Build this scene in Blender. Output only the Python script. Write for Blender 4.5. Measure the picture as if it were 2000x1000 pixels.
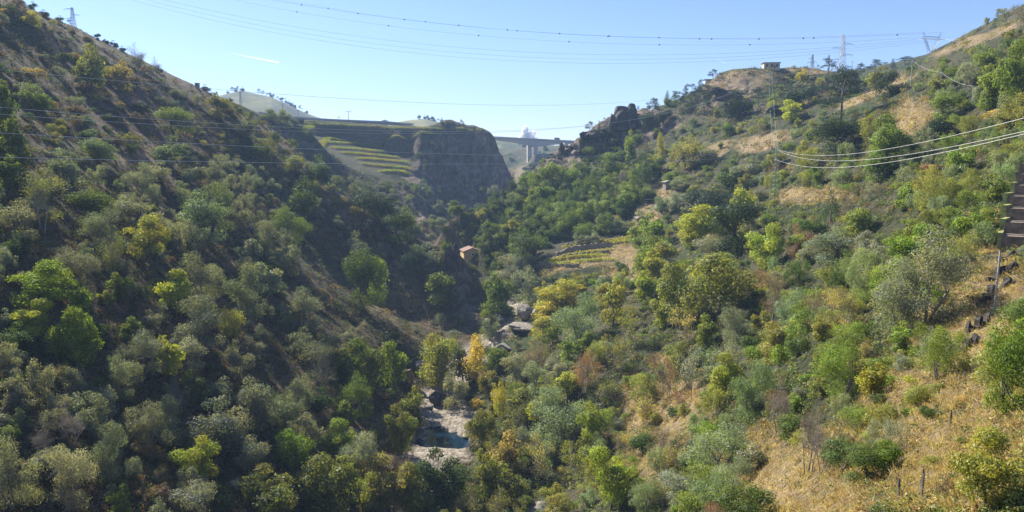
import bpy, bmesh, math, random
import numpy as np
from mathutils import Vector
R = math.radians
scene = bpy.context.scene
for o in list(bpy.data.objects): bpy.data.objects.remove(o)

# ------------------------------------------------------------------ camera, sky, sun
F = 1428.0; PITCH = R(7.2)
cam = bpy.data.cameras.new('camera'); camo = bpy.data.objects.new('camera', cam)
scene.collection.objects.link(camo); scene.camera = camo
cam.sensor_width = 36; cam.lens = 36*F/2000; cam.clip_start = .5; cam.clip_end = 30000
camo.location = (0, 0, 0); camo.rotation_euler = (R(90)-PITCH, 0, 0)
SUN_EL, SUN_AZ = R(39), R(-43)          # azimuth from +Y, negative = to the left
world = bpy.data.worlds.new('World'); scene.world = world; world.use_nodes = True
wn = world.node_tree; bg = wn.nodes['Background']
sky = wn.nodes.new('ShaderNodeTexSky'); sky.sky_type = 'NISHITA'; sky.sun_disc = False
sky.sun_elevation = SUN_EL; sky.sun_rotation = SUN_AZ
sky.altitude = 200; sky.air_density = 1.0; sky.dust_density = .25; sky.ozone_density = 3.2
tn = wn.nodes.new('ShaderNodeMix'); tn.data_type = 'RGBA'; tn.blend_type = 'MULTIPLY'; tn.inputs[0].default_value = 1; tn.inputs[7].default_value = (.86, .89, 1.12, 1)
wn.links.new(sky.outputs[0], tn.inputs[6]); wn.links.new(tn.outputs[2], bg.inputs[0]); bg.inputs[1].default_value = .066
sun = bpy.data.lights.new('sun', 'SUN'); suno = bpy.data.objects.new('sun', sun); scene.collection.objects.link(suno)
sun.energy = 5; sun.angle = R(.5); sun.color = (1, .93, .82)
sd = Vector((math.sin(SUN_AZ)*math.cos(SUN_EL), math.cos(SUN_AZ)*math.cos(SUN_EL), math.sin(SUN_EL)))
suno.rotation_euler = sd.to_track_quat('Z', 'Y').to_euler(); suno.location = (-100, 100, 400)
scene.view_settings.view_transform = 'Standard'; scene.view_settings.look = 'None'
scene.view_settings.exposure = 1.24; scene.view_settings.gamma = 1
scene.cycles.max_bounces = 6; scene.cycles.diffuse_bounces = 3; scene.cycles.transmission_bounces = 4
scene.cycles.volume_bounces = 3; scene.cycles.use_denoising = True
random.seed(7); rng = np.random.default_rng(11)

# ------------------------------------------------------------------ helpers
CP, SP = math.cos(PITCH), math.sin(PITCH)
def ratios(px, py):
    u = (np.asarray(px, float)-1000)/F; v = (500-np.asarray(py, float))/F
    y = CP+SP*v
    return u/y, (-SP+CP*v)/y
def at(px, py, Y):
    a, b = ratios(px, py); return Vector((float(a)*Y, Y, float(b)*Y))
def pix(x, Y, z):
    d = Y*CP-z*SP; up = Y*SP+z*CP
    return 1000+F*x/d, 500-F*up/d

def tag(o, label=None, cat=None, group=None, kind=None):
    if label: o['label'] = label
    if cat: o['category'] = cat
    if group: o['group'] = group
    if kind: o['kind'] = kind
    return o
COL = scene.collection
def empty(name, loc=(0, 0, 0), rz=0, sc=1):
    o = bpy.data.objects.new(name, None); COL.objects.link(o); o.location = loc; o.rotation_euler = (0, 0, rz)
    o.scale = (sc, sc, sc) if isinstance(sc, (int, float)) else sc; o.empty_display_size = .5
    return o
def link(name, me, mat=None, parent=None):
    o = bpy.data.objects.new(name, me); COL.objects.link(o)
    if mat and not me.materials: me.materials.append(mat)
    if parent: o.parent = parent
    return o
def npmesh(name, V, Q, cols=None, attrs=None, smooth=False):
    """V (n,3) verts, Q (m,k) faces, cols per vertex (n,3)"""
    me = bpy.data.meshes.new(name); V = np.asarray(V, np.float32); Q = np.asarray(Q, np.int32)
    k = Q.shape[1]
    me.vertices.add(len(V)); me.vertices.foreach_set('co', V.ravel())
    me.loops.add(Q.size); me.loops.foreach_set('vertex_index', Q.ravel())
    me.polygons.add(len(Q)); me.polygons.foreach_set('loop_start', np.arange(0, Q.size, k, dtype=np.int32))
    me.polygons.foreach_set('loop_total', np.full(len(Q), k, np.int32))
    me.polygons.foreach_set('use_smooth', np.full(len(Q), smooth))
    me.update(calc_edges=True)
    if cols is not None:
        a = me.color_attributes.new('tint', 'FLOAT_COLOR', 'POINT')
        c = np.ones((len(V), 4), np.float32); c[:, :3] = cols; a.data.foreach_set('color', c.ravel())
    for k2, arr in (attrs or {}).items():
        a = me.attributes.new(k2, 'FLOAT', 'POINT'); a.data.foreach_set('value', np.asarray(arr, np.float32))
    return me

def hsh(ix, iy, s):
    h = (ix.astype(np.int64)*374761393+iy.astype(np.int64)*668265263+s*1442695041) & 0xffffffff
    h = ((h ^ (h >> 13))*1274126177) & 0xffffffff
    return ((h ^ (h >> 16)) & 0xffff)/65535.0
def vnoise(x, y, s=0):
    ix, iy = np.floor(x), np.floor(y); fx, fy = x-ix, y-iy
    fx = fx*fx*(3-2*fx); fy = fy*fy*(3-2*fy)
    a, b, c, d = hsh(ix, iy, s), hsh(ix+1, iy, s), hsh(ix, iy+1, s), hsh(ix+1, iy+1, s)
    return (a*(1-fx)+b*fx)*(1-fy)+(c*(1-fx)+d*fx)*fy
def fbm(x, y, s=0, o=4):
    r = 0; am = .5
    for i in range(o):
        r = r+am*(vnoise(x, y, s+i)-.5)*2; x, y = x*2.03+7.1, y*2.03+3.7; am *= .5
    return r
def sst(e0, e1, x):
    t = np.clip((x-e0)/(e1-e0), 0, 1); return t*t*(3-2*t)

# ------------------------------------------------------------------ material helpers
class NT:
    def __init__(s, name):
        s.m = bpy.data.materials.new(name); s.m.use_nodes = True; s.t = s.m.node_tree
        s.t.nodes.clear(); s.out = s.t.nodes.new('ShaderNodeOutputMaterial')
    def n(s, typ, **kw):
        nd = s.t.nodes.new(typ)
        for k, v in kw.items():
            if k.startswith('i_'): nd.inputs[int(k[2:])].default_value = v
            else: setattr(nd, k, v)
        return nd
    def l(s, a, b): s.t.links.new(a, b)
    def mix(s, fac, a, b, bt='MIX'):
        nd = s.t.nodes.new('ShaderNodeMix'); nd.data_type = 'RGBA'; nd.blend_type = bt
        for i, v in ((0, fac), (6, a), (7, b)):
            if hasattr(v, 'is_output'): s.l(v, nd.inputs[i])
            elif isinstance(v, (int, float)): nd.inputs[i].default_value = v
            else: nd.inputs[i].default_value = (*v, 1)
        return nd.outputs[2]
    def noise(s, scale, detail=4, rough=.55, vec=None, dim='3D'):
        nd = s.n('ShaderNodeTexNoise'); nd.inputs['Scale'].default_value = scale
        nd.inputs['Detail'].default_value = detail; nd.inputs['Roughness'].default_value = rough
        if vec: s.l(vec, nd.inputs['Vector'])
        return nd.outputs[0]
    def ramp(s, fac, stops):
        nd = s.n('ShaderNodeValToRGB'); s.l(fac, nd.inputs[0]); cr = nd.color_ramp
        while len(cr.elements) < len(stops): cr.elements.new(.5)
        for e, (p, c) in zip(cr.elements, stops):
            e.position = p; e.color = (*c, 1) if not isinstance(c, (int, float)) else (c, c, c, 1)
        return nd.outputs[0]
    def attr(s, name, fac=False):
        nd = s.n('ShaderNodeAttribute'); nd.attribute_name = name
        return nd.outputs['Fac' if fac else 'Color']

def flat_mat(name, col, rough=.8, metal=0, var=.25, scale=3, bump=0):
    t = NT(name); g = t.n('ShaderNodeNewGeometry')
    nz = t.noise(scale, 5, .6, g.outputs['Position'])
    c = t.mix(t.ramp(nz, [(.3, 0), (.7, 1)]), [x*(1-var) for x in col], [min(1, x*(1+var)) for x in col])
    b = t.n('ShaderNodeBsdfPrincipled'); t.l(c, b.inputs['Base Color']); b.inputs['Roughness'].default_value = rough
    b.inputs['Metallic'].default_value = metal
    if bump:
        bp = t.n('ShaderNodeBump'); bp.inputs['Strength'].default_value = bump; bp.inputs['Distance'].default_value = .1
        t.l(nz, bp.inputs['Height']); t.l(bp.outputs[0], b.inputs['Normal'])
    t.l(b.outputs[0], t.out.inputs[0]); return t.m

def leaf_mat(name, obj_col=True, transl=.34, gloss=.015):
    """leaf colour = the object's own colour x per-clump tint"""
    t = NT(name); tint = t.attr('tint')
    if obj_col:
        oi = t.n('ShaderNodeObjectInfo'); c = t.mix(1.0, oi.outputs['Color'], tint, 'MULTIPLY')
    else: c = tint
    d = t.n('ShaderNodeBsdfDiffuse'); t.l(c, d.inputs[0])
    tr = t.n('ShaderNodeBsdfTranslucent')
    c2 = t.mix(1.0, c, (1.9, 1.9, .6), 'MULTIPLY'); t.l(c2, tr.inputs[0])
    gl = t.n('ShaderNodeBsdfGlossy'); gl.inputs['Roughness'].default_value = .45; gl.inputs[0].default_value = (.8, .85, .9, 1)
    m1 = t.n('ShaderNodeMixShader'); m1.inputs[0].default_value = transl
    t.l(d.outputs[0], m1.inputs[1]); t.l(tr.outputs[0], m1.inputs[2])
    m2 = t.n('ShaderNodeMixShader'); m2.inputs[0].default_value = gloss
    t.l(m1.outputs[0], m2.inputs[1]); t.l(gl.outputs[0], m2.inputs[2])
    t.l(m2.outputs[0], t.out.inputs[0]); return t.m

# ------------------------------------------------------------------ terrain height field
P = []      # control points (x, Y, z)
def cp(px, py, Y): a, b = ratios(px, py); P.append((float(a)*Y, Y, float(b)*Y))
def cw(x, Y, z): P.append((x, Y, z))
for p in [(-22, 100, -64), (-22, 125, -63.5), (-15, 156, -62.6), (-19, 185, -61.2), (-11, 226, -59.8), (-3, 256, -58.5), (-3, 290, -57),
          (-14, 322, -55.5), (-32, 360, -54), (-42, 400, -52), (-32, 450, -50), (-15, 500, -48), (2, 560, -46), (14, 620, -45), (15, 700, -43), (5, 800, -40), (0, 1000, -34),
          (-5, 150, -61.5), (-6, 185, -59), (2, 226, -56), (12, 130, -59), (-28, 160, -60.5), (-30, 190, -58), (-22, 226, -56),
          (-35, 80, -52), (-30, 50, -48), (0, 0, -14), (0, 20, -20), (-20, 30, -33), (0, 60, -43), (0, 90, -56), (20, 60, -29), (0, -60, -8), (-80, -60, -30), (80, -40, 15), (-60, 10, -38),
          (60, 30, 3), (100, 50, 22), (120, 100, 26), (200, 120, 70), (300, 200, 110), (300, 60, 110), (160, 180, 48), (260, 330, 90), (300, 450, 90), (250, 600, 70), (120, 600, 20), (50, 560, -20)]: cw(*p)
for Y in (40, 90, 140, 190, 240, 290):
    for x in (-48, -85, -125, -170, -230):
        if x > -.72*Y-40 or x > -130: cw(x, Y, -61+.68*(-24-x))
for Y, z_ in ((100, 130), (200, 130), (260, 125), (320, 110), (400, 88), (500, 62), (640, 45)): cw(-330, Y, z_)
CREST = [(0, 15, 285), (75, 45, 300), (150, 78, 320), (220, 102, 340), (300, 138, 360), (350, 160, 372), (400, 182, 385), (450, 205, 385), (500, 228, 384), (540, 258, 380), (600, 325, 370), (640, 365, 358), (700, 405, 345), (760, 440, 330), (820, 466, 316), (862, 482, 305), (893, 497, 292)]
for q in CREST:
    cp(*q); x, Y, z = P[-1]
    if q[0] >= 500: cw(x+2, Y+30, z-12-(q[0]-500)*.02); cw(x+2, Y+65, max(z-34, -50))
for q in [(0, 2, 370), (60, 22, 390), (150, 58, 420), (200, 84, 425), (250, 106, 430), (330, 145, 445), (400, 180, 450), (440, 197, 460), (480, 212, 480), (520, 228, 500), (560, 246, 505), (600, 262, 515)]:
    cp(*q); x, Y, z = P[-1]; cw(x-8, Y+70, z+1 if q[0] > 450 else z-6)
for q in [(905, 545, 282), (918, 590, 274), (925, 615, 268), (880, 640, 262), (820, 620, 275), (760, 520, 300), (700, 560, 270), (840, 530, 292),
          (620, 330, 480), (660, 365, 468), (720, 385, 462), (760, 405, 455), (800, 425, 450), (830, 437, 447), (600, 300, 520), (690, 330, 500), (780, 365, 500), (825, 350, 530), (840, 395, 505), (850, 425, 490),
          (600, 276, 586), (700, 283, 584), (800, 300, 575), (660, 300, 572), (730, 330, 535), (800, 345, 540), (600, 266, 592), (680, 270, 592), (760, 274, 592), (830, 268, 594),
          (590, 241, 601), (640, 243, 602), (680, 245, 603), (760, 250, 604), (800, 251, 604), (850, 252, 605), (905, 252, 606), (938, 256, 606), (950, 263, 600), (965, 285, 598), (975, 300, 596), (990, 330, 590), (1003, 362, 580),
          (900, 300, 590), (900, 340, 580), (940, 340, 588), (960, 385, 556), (915, 415, 535), (860, 400, 545), (850, 320, 578), (870, 280, 600), (800, 285, 592), (975, 378, 560),
          (620, 238, 800), (760, 246, 800), (900, 264, 760), (950, 275, 700), (600, 244, 640), (680, 247, 640), (760, 252, 640), (850, 255, 640), (905, 256, 640), (560, 247, 640), (600, 243, 700), (760, 250, 710), (900, 262, 690)]: cp(*q)
for px_ in range(582, 940, 18):
    y_ = float(np.interp(px_, [582, 640, 680, 760, 850, 905, 940], [240.5, 243, 245, 249.5, 252, 252, 256])); cp(px_, y_, 601+(px_-582)*.014)
    if px_ < 850: cp(px_, y_+.5, 625); cp(px_, float(np.interp(px_, [582, 680, 760, 850], [263, 270, 274, 267])), 592)
cw(25, 640, -25); cw(22, 600, -38); cw(30, 760, -30)
for q in [(1005, 372, 425), (1030, 350, 428), (1050, 330, 430), (1075, 300, 440), (1100, 285, 450), (1140, 268, 452), (1185, 245, 452), (1215, 225, 455), (1260, 214, 462), (1300, 205, 468), (1340, 188, 472), (1380, 163, 468), (1400, 148, 468), (1440, 137, 462), (1500, 136, 462),
          (1550, 131, 470), (1600, 134, 470), (1680, 148, 450), (1720, 142, 430), (1790, 124, 400), (1850, 104, 330), (1900, 80, 290), (1950, 64, 270), (2000, 40, 255), (2200, -40, 230)]:
    cp(*q); x, Y, z = P[-1]; cw(x+6, Y+40, z-9); cw(x+12, Y+95, z-35 if q[0] < 1700 else z-18)
for q in [(870, 447, 385), (900, 428, 392), (930, 412, 400), (970, 390, 415), (1000, 450, 350), (1000, 520, 310), (950, 480, 340), (915, 515, 352), (1100, 350, 412), (1150, 345, 408), (1200, 350, 400), (1200, 270, 446), (1150, 305, 440), (1100, 420, 360),
          (1100, 500, 300), (1240, 465, 305), (1200, 540, 270), (1060, 522, 292), (1300, 350, 355), (1300, 450, 300), (1300, 260, 425), (1400, 330, 330), (1400, 220, 415), (1500, 390, 270), (1500, 300, 310), (1500, 200, 390),
          (1640, 248, 240), (1620, 180, 350), (1780, 165, 262), (1700, 300, 200), (1800, 250, 190), (1900, 200, 185), (2000, 150, 190), (1800, 400, 140), (1600, 450, 170), (2000, 250, 140), (1980, 470, 86), (1990, 360, 100), (1900, 480, 88),
          (1940, 612, 66), (1850, 640, 68), (1700, 550, 110), (1500, 600, 140), (1400, 560, 180), (1350, 780, 125), (1200, 700, 160), (1100, 650, 205), (1500, 750, 85), (1600, 850, 55), (1700, 950, 34), (1795, 1000, 25), (2000, 1000, 21), (2000, 800, 34),
          (1850, 800, 40), (1300, 1000, 90), (1450, 1000, 52), (1300, 900, 100), (1200, 850, 138), (1040, 600, 245),
          (1040, 306, 1000), (1000, 300, 1100), (1090, 303, 1000), (1150, 300, 1000), (1060, 358, 800), (1000, 368, 780), (990, 290, 1300), (1050, 287, 1400), (1120, 284, 1400), (1250, 270, 1300),
          (985, 292, 1200), (1060, 330, 900)]: cp(*q)
cw(-300, 900, 35); cw(-300, 1300, 40); cw(-120, 1300, 30); cw(-150, 950, 40); cw(400, 900, 60); cw(400, 1400, 60)
cw(0, 1900, 0); cw(-700, 1900, 0); cw(700, 1900, 0); cw(-700, 300, 100); cw(-700, 1000, 40); cw(700, 300, 150); cw(700, 1000, 80); cw(-500, -100, 60); cw(500, -100, 120)
P = np.array(P)
# thin out near-duplicates
keep = []
for i, p in enumerate(P):
    if all((p[0]-P[j][0])**2+(p[1]-P[j][1])**2 > 9 for j in keep): keep.append(i)
P = P[keep]
def warp(Y): return np.where(Y < 500, Y, 500+(Y-500)*.6)
CC = 5.0
PX, PY, PZ = P[:, 0], warp(P[:, 1]), P[:, 2]
D = np.sqrt((PX[:, None]-PX)**2+(PY[:, None]-PY)**2+CC*CC)
n_ = len(P); A = np.zeros((n_+3, n_+3)); A[:n_, :n_] = D - np.eye(n_)*.15
A[:n_, n_] = 1; A[:n_, n_+1] = PX; A[:n_, n_+2] = PY; A[n_:, :n_] = A[:n_, n_:].T
W = np.linalg.solve(A, np.concatenate([PZ, [0, 0, 0]]))
def hbase(x, Y):
    sh = x.shape; x = x.ravel(); Yw = warp(Y.ravel()); out = np.empty(len(x))
    for i in range(0, len(x), 20000):
        a, b = x[i:i+20000], Yw[i:i+20000]
        out[i:i+20000] = np.sqrt((a[:, None]-PX)**2+(b[:, None]-PY)**2+CC*CC)@W[:n_]+W[n_]+W[n_+1]*a+W[n_+2]*b
    return out.reshape(sh)
def spaced(segs):
    r = [segs[0][0]]
    for a, b, s0, s1 in segs:
        while r[-1] < b: t = (r[-1]-a)/(b-a); r.append(r[-1]+s0+(s1-s0)*t)
    return np.array(r)
gx = spaced([(0, 130, 1.3, 1.6), (130, 330, 1.8, 4), (330, 700, 6, 30)]); gx = np.concatenate([-gx[:0:-1], gx])
gy = spaced([(-60, 0, 6, 2), (0, 120, .8, .9), (120, 480, 1.1, 1.4), (480, 660, 1.4, 1.6), (660, 1900, 4, 25)])
GX, GY = np.meshgrid(gx, gy)
H = hbase(GX, GY)
# river distance
RIV = np.array([(-22, 60), (-22, 125), (-15, 156), (-19, 185), (-11, 226), (-3, 256), (-3, 290), (-14, 322), (-32, 360), (-42, 400), (-32, 450), (-15, 500), (2, 560)], float)
def rivdist(x, y):
    d = np.full(x.shape, 1e9)
    for (ax, ay), (bx, by) in zip(RIV[:-1], RIV[1:]):
        t = np.clip(((x-ax)*(bx-ax)+(y-ay)*(by-ay))/((bx-ax)**2+(by-ay)**2), 0, 1)
        d = np.minimum(d, np.hypot(x-ax-t*(bx-ax), y-ay-t*(by-ay)))
    return d
RD = rivdist(GX, GY)
PXg, PYg = pix(GX, np.maximum(GY, 1), H)
def ell(cx, cy, rx, ry, rot=0, soft=.35):
    soft = float(soft)
    c, s = math.cos(R(rot)), math.sin(R(rot)); dx, dy = PXg-cx, PYg-cy
    d = np.sqrt(((dx*c+dy*s)/rx)**2+((-dx*s+dy*c)/ry)**2)
    return 1-sst(1-soft, 1+soft, d)
def yr(a, b): return ((GY > a) & (GY < b)).astype(float)
gyy, gxx = np.gradient(H, gy, gx); STEEP = np.hypot(gxx, gyy)
# rock mask
rock = np.clip(ell(905, 340, 110, 95)*yr(520, 640)+ell(815, 395, 35, 50, -10)*yr(440, 560), 0, 1)
rock = np.maximum(rock, ell(1240, 245, 95, 45)*yr(425, 490)); rock = np.maximum(rock, ell(1120, 300, 75, 32, -30)*yr(415, 475)); rock = np.maximum(rock, ell(1420, 190, 60, 35, -20)*yr(380, 470)*.8)
rock = np.maximum(rock, ell(905, 570, 32, 75, -12)*yr(250, 310)); rock = np.maximum(rock, ell(560, 262, 90, 8, 25)*yr(470, 540)*.7)
bed = (1-sst(np.where(GY < 146, 1.5, np.where(GY > 200, 3.8, 3.5)), np.where(GY < 146, 5, np.where(GY > 200, 8, 8)), RD+fbm(GX*.15, GY*.15, 5, 3)*3))*((GY > 100) & (GY < 300))
# dry grass mask
dry = np.zeros_like(H)
for a in [(1775, 235, 62, 30, -38), (1900, 640, 120, 170, 35), (1850, 850, 160, 150, 0), (1560, 940, 150, 100, 0), (1265, 840, 40, 110, -12), (1160, 505, 95, 20, -10), (1275, 410, 50, 24, -35), (1490, 282, 70, 14, -15), (1400, 300, 40, 14, -20),
          (1700, 188, 90, 9, -22), (1910, 82, 100, 9, -20), (1440, 160, 70, 22, -5), (1590, 385, 80, 14, 0), (1600, 138, 80, 6, 0), (260, 300, 60, 20, 0), (90, 470, 40, 22, 0), (540, 345, 30, 60, -30), (650, 390, 90, 12, 42), (560, 300, 90, 14, 45), (470, 230, 80, 10, 30),
          (600, 780, 70, 50, 20), (400, 140, 40, 14, 30), (1560, 205, 30, 12, 0), (1230, 530, 60, 40, -20), (1330, 800, 60, 60, 0), (740, 830, 60, 30, 0), (830, 770, 30, 20, 0), (1300, 700, 40, 16, 0), (780, 560, 60, 70, 40)]:
    dry = np.maximum(dry, ell(*a, soft=.5)*.9)
dry = np.clip(dry+fbm(PXg*.03, PYg*.03, 90, 4)*.9*sst(.05, .5, dry)*(1-dry*.5), 0, 1)
dry = np.maximum(dry, sst(.1, .55, fbm(GX*.06, GY*.06, 91, 4))*.2*(GX > 0)*(RD > 14))*(GY < 500)
dry *= (GY < 500); dry = np.maximum(dry, yr(700, 1100)*ell(1030, 345, 50, 22)*.6)
dry *= np.where((PXg < 900) & (GX < -20), .55, 1)
dead = (PXg < 950)*yr(0, 470)*(.35+.5*sst(-.2, .5, fbm(GX*.03, GY*.03, 60, 3)))     # reddish dead bracken on the left slope
T1 = ell(700, 305, 120, 45, 8, .2)*yr(500, 640); T2 = ell(1160, 493, 110, 36, -10, .2)*yr(250, 345); T3 = ell(700, 262, 160, 18, 2, .2)*yr(585, 610)
for Tm in (T1, T2):      # even vineyard slopes
    m_ = Tm > .5; A_ = np.stack([GX[m_], GY[m_], np.ones(m_.sum())], 1); co_ = np.linalg.lstsq(A_, H[m_], rcond=None)[0]
    H = H*(1-Tm)+(co_[0]*GX+co_[1]*GY+co_[2])*Tm
H = H + fbm(GX*.02, GY*.02, 1, 3)*np.clip(GY/150, .3, 2.5)*(1-bed)*(GY < 480)*1.2*(1-T2) + fbm(GX*.12, GY*.12, 9, 3)*.9*(1-bed)*(1-np.maximum(np.maximum(T1, T2), T3)*.85)
# gullies down the left slope
H = H - (1-np.abs(fbm(GX*.004, GY*.022, 31, 2)))**6*3.0*((GX < -45) & (GY < 330))
H = H + bed*(fbm(GX*.35, GY*.35, 77, 3)*.55-.15)
H = H + rock*(np.minimum(fbm(GX*.13, GY*.13, 15, 4)*3.2, np.where(GY > 500, 0, 9))-np.abs(fbm(GX*.09, GY*.02, 16, 3))*4.5)
pool = np.maximum(ell(872, 858, 58, 17, 0, .2), ell(860, 834, 34, 8, 8, .3))*yr(120, 190)
PZW = -62.75
H = H + (np.minimum(H, PZW-.7)-H)*sst(.25, .8, pool)
sl = np.maximum(ell(850, 893, 70, 17, 0, .25), ell(897, 812, 52, 22, 0, .25))*yr(120, 195)*(1-sst(.2, .7, pool))
H = H + (np.maximum(H, PZW+.55+fbm(GX*.4, GY*.8, 5, 3)*.4)-H)*sl
bed = np.clip(np.maximum(bed, np.maximum(sl, pool)), 0, 1)
# terraces: left-hand vineyard bank (middle distance) and the small one on the right
def terrace(mask, zz, step, ph=0):
    t = (zz-ph)/step; fl = np.floor(t); fr = t-fl
    return zz*(1-mask)+mask*(ph+step*(fl+sst(.62, .95, fr)))
# horizontal displacement of rock for craggy faces
DX = rock*fbm(H*.09, GX*.12, 41, 4)*3.0; DY = rock*(fbm(GX*.16, H*.035, 47, 5)*6.5+fbm(GX*.5, H*.25, 48, 3)*2.2)
ok = STEEP > .5
VX, VY = GX+DX*ok, GY+DY*ok*(GY > 240)
nr, nc = H.shape
idx = np.arange(nr*nc).reshape(nr, nc)
Q = np.stack([idx[:-1, :-1], idx[:-1, 1:], idx[1:, 1:], idx[1:, :-1]], -1).reshape(-1, 4)
green = sst(-.3, .4, fbm(GX*.05, GY*.05, 70, 3))
me = npmesh('ground', np.stack([VX, VY, H], -1).reshape(-1, 3), Q, attrs=dict(rock=np.maximum(rock, 0).ravel(), dry=np.clip(dry, 0, 1).ravel(), bed=bed.ravel(), dead=dead.ravel(), green=green.ravel()), smooth=True)
def bil(G, x, Y):
    x = np.clip(x, gx[0], gx[-1]-1e-3); Y = np.clip(Y, gy[0], gy[-1]-1e-3)
    i = np.searchsorted(gx, x, 'right')-1; j = np.searchsorted(gy, Y, 'right')-1
    i = np.clip(i, 0, nc-2); j = np.clip(j, 0, nr-2)
    fx = (x-gx[i])/(gx[i+1]-gx[i]); fy = (Y-gy[j])/(gy[j+1]-gy[j])
    return (G[j, i]*(1-fx)+G[j, i+1]*fx)*(1-fy)+(G[j+1, i]*(1-fx)+G[j+1, i+1]*fx)*fy
def gz(x, Y): return float(bil(H, np.array([x], float), np.array([Y], float))[0])
YS = np.concatenate([np.arange(12, 120, .7), np.arange(120, 660, 1.3), np.arange(660, 1880, 7)])
def hit(px, py):
    """distance Y at which the view ray through a photograph point meets the ground (0 = sky)"""
    a, b = ratios(px, py); a = np.atleast_1d(a); b = np.atleast_1d(b); out = np.zeros(len(a)); live = np.ones(len(a), bool)
    for Y in YS:
        ii = np.nonzero(live)[0]
        if not len(ii): break
        h = bil(H, a[ii]*Y, np.full(len(ii), Y)); hh = h >= b[ii]*Y
        out[ii[hh]] = Y; live[ii[hh]] = False
    return out

# ground material
t = NT('ground'); g = t.n('ShaderNodeNewGeometry'); pos = g.outputs['Position']
n1, n2, n3 = t.noise(.35, 8, .65, pos), t.noise(2.2, 5, .7, pos), t.noise(.07, 4, .6, pos)
soil = t.ramp(n2, [(.3, (.05, .045, .028)), (.5, (.09, .085, .05)), (.72, (.16, .13, .08))])
grn = t.ramp(n2, [(.35, (.022, .035, .014)), (.6, (.07, .085, .035)), (.75, (.12, .12, .05))])
c = t.mix(t.attr('green', True), soil, grn)
deadc = t.ramp(n2, [(.3, (.08, .05, .035)), (.52, (.21, .125, .08)), (.75, (.36, .24, .15))])
dm = t.n('ShaderNodeMath', operation='MULTIPLY'); t.l(t.attr('dead', True), dm.inputs[0]); t.l(t.ramp(n1, [(.35, .25), (.6, 1)]), dm.inputs[1])
c = t.mix(dm.outputs[0], c, deadc)
straw = t.ramp(n2, [(.3, (.11, .075, .045)), (.46, (.32, .225, .12)), (.58, (.5, .39, .22)), (.7, (.64, .53, .34))])
dd = t.n('ShaderNodeMath', operation='ADD'); t.l(t.attr('dry', True), dd.inputs[0])
sb = t.n('ShaderNodeMath', operation='MULTIPLY_ADD'); t.l(n1, sb.inputs[0]); sb.inputs[1].default_value = 1.4; sb.inputs[2].default_value = -.85
t.l(sb.outputs[0], dd.inputs[1]); dd.use_clamp = True
dj = t.n('ShaderNodeMath', operation='MULTIPLY'); t.l(dd.outputs[0], dj.inputs[0]); t.l(t.ramp(t.attr('dry', True), [(0.02, 0), (.35, 1)]), dj.inputs[1])
c = t.mix(dj.outputs[0], c, straw)
mp = t.n('ShaderNodeMapping'); t.l(pos, mp.inputs[0]); mp.inputs['Scale'].default_value = (1, 1, .3)
rn = t.noise(.22, 9, .7, mp.outputs[0]); rockc = t.ramp(rn, [(.34, (.035, .03, .026)), (.46, (.14, .11, .085)), (.54, (.27, .2, .15)), (.64, (.42, .34, .27))])
slab = t.ramp(t.noise(.8, 9, .75, pos), [(.36, (.1, .08, .06)), (.45, (.3, .25, .19)), (.55, (.46, .41, .33)), (.66, (.62, .57, .48))])
rf = t.n('ShaderNodeMath', operation='ADD'); t.l(t.attr('rock', True), rf.inputs[0])
s2 = t.n('ShaderNodeMath', operation='MULTIPLY_ADD'); t.l(n1, s2.inputs[0]); s2.inputs[1].default_value = 2.2; s2.inputs[2].default_value = -1.35; t.l(s2.outputs[0], rf.inputs[1]); rf.use_clamp = True
rj = t.n('ShaderNodeMath', operation='MULTIPLY'); t.l(rf.outputs[0], rj.inputs[0]); t.l(t.ramp(t.attr('rock', True), [(.02, 0), (.4, 1)]), rj.inputs[1])
c = t.mix(rj.outputs[0], c, rockc); c = t.mix(t.attr('bed', True), c, slab)
b = t.n('ShaderNodeBsdfPrincipled'); b.inputs['Roughness'].default_value = .95; b.inputs['Specular IOR Level'].default_value = .15; t.l(c, b.inputs['Base Color'])
bp = t.n('ShaderNodeBump'); bp.inputs['Strength'].default_value = 1; bp.inputs['Distance'].default_value = 1.2
hm = t.n('ShaderNodeMath', operation='MULTIPLY_ADD'); t.l(n2, hm.inputs[0]); hm.inputs[1].default_value = .5; t.l(n1, hm.inputs[2])
hm2 = t.n('ShaderNodeMath', operation='MULTIPLY_ADD'); t.l(rn, hm2.inputs[0]); hm2.inputs[1].default_value = 2.5; t.l(hm.outputs[0], hm2.inputs[2])
t.l(hm2.outputs[0], bp.inputs['Height']); t.l(bp.outputs[0], b.inputs['Normal'])
t.l(b.outputs[0], t.out.inputs[0])
tag(link('ground', me, t.m), kind='structure')

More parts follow.
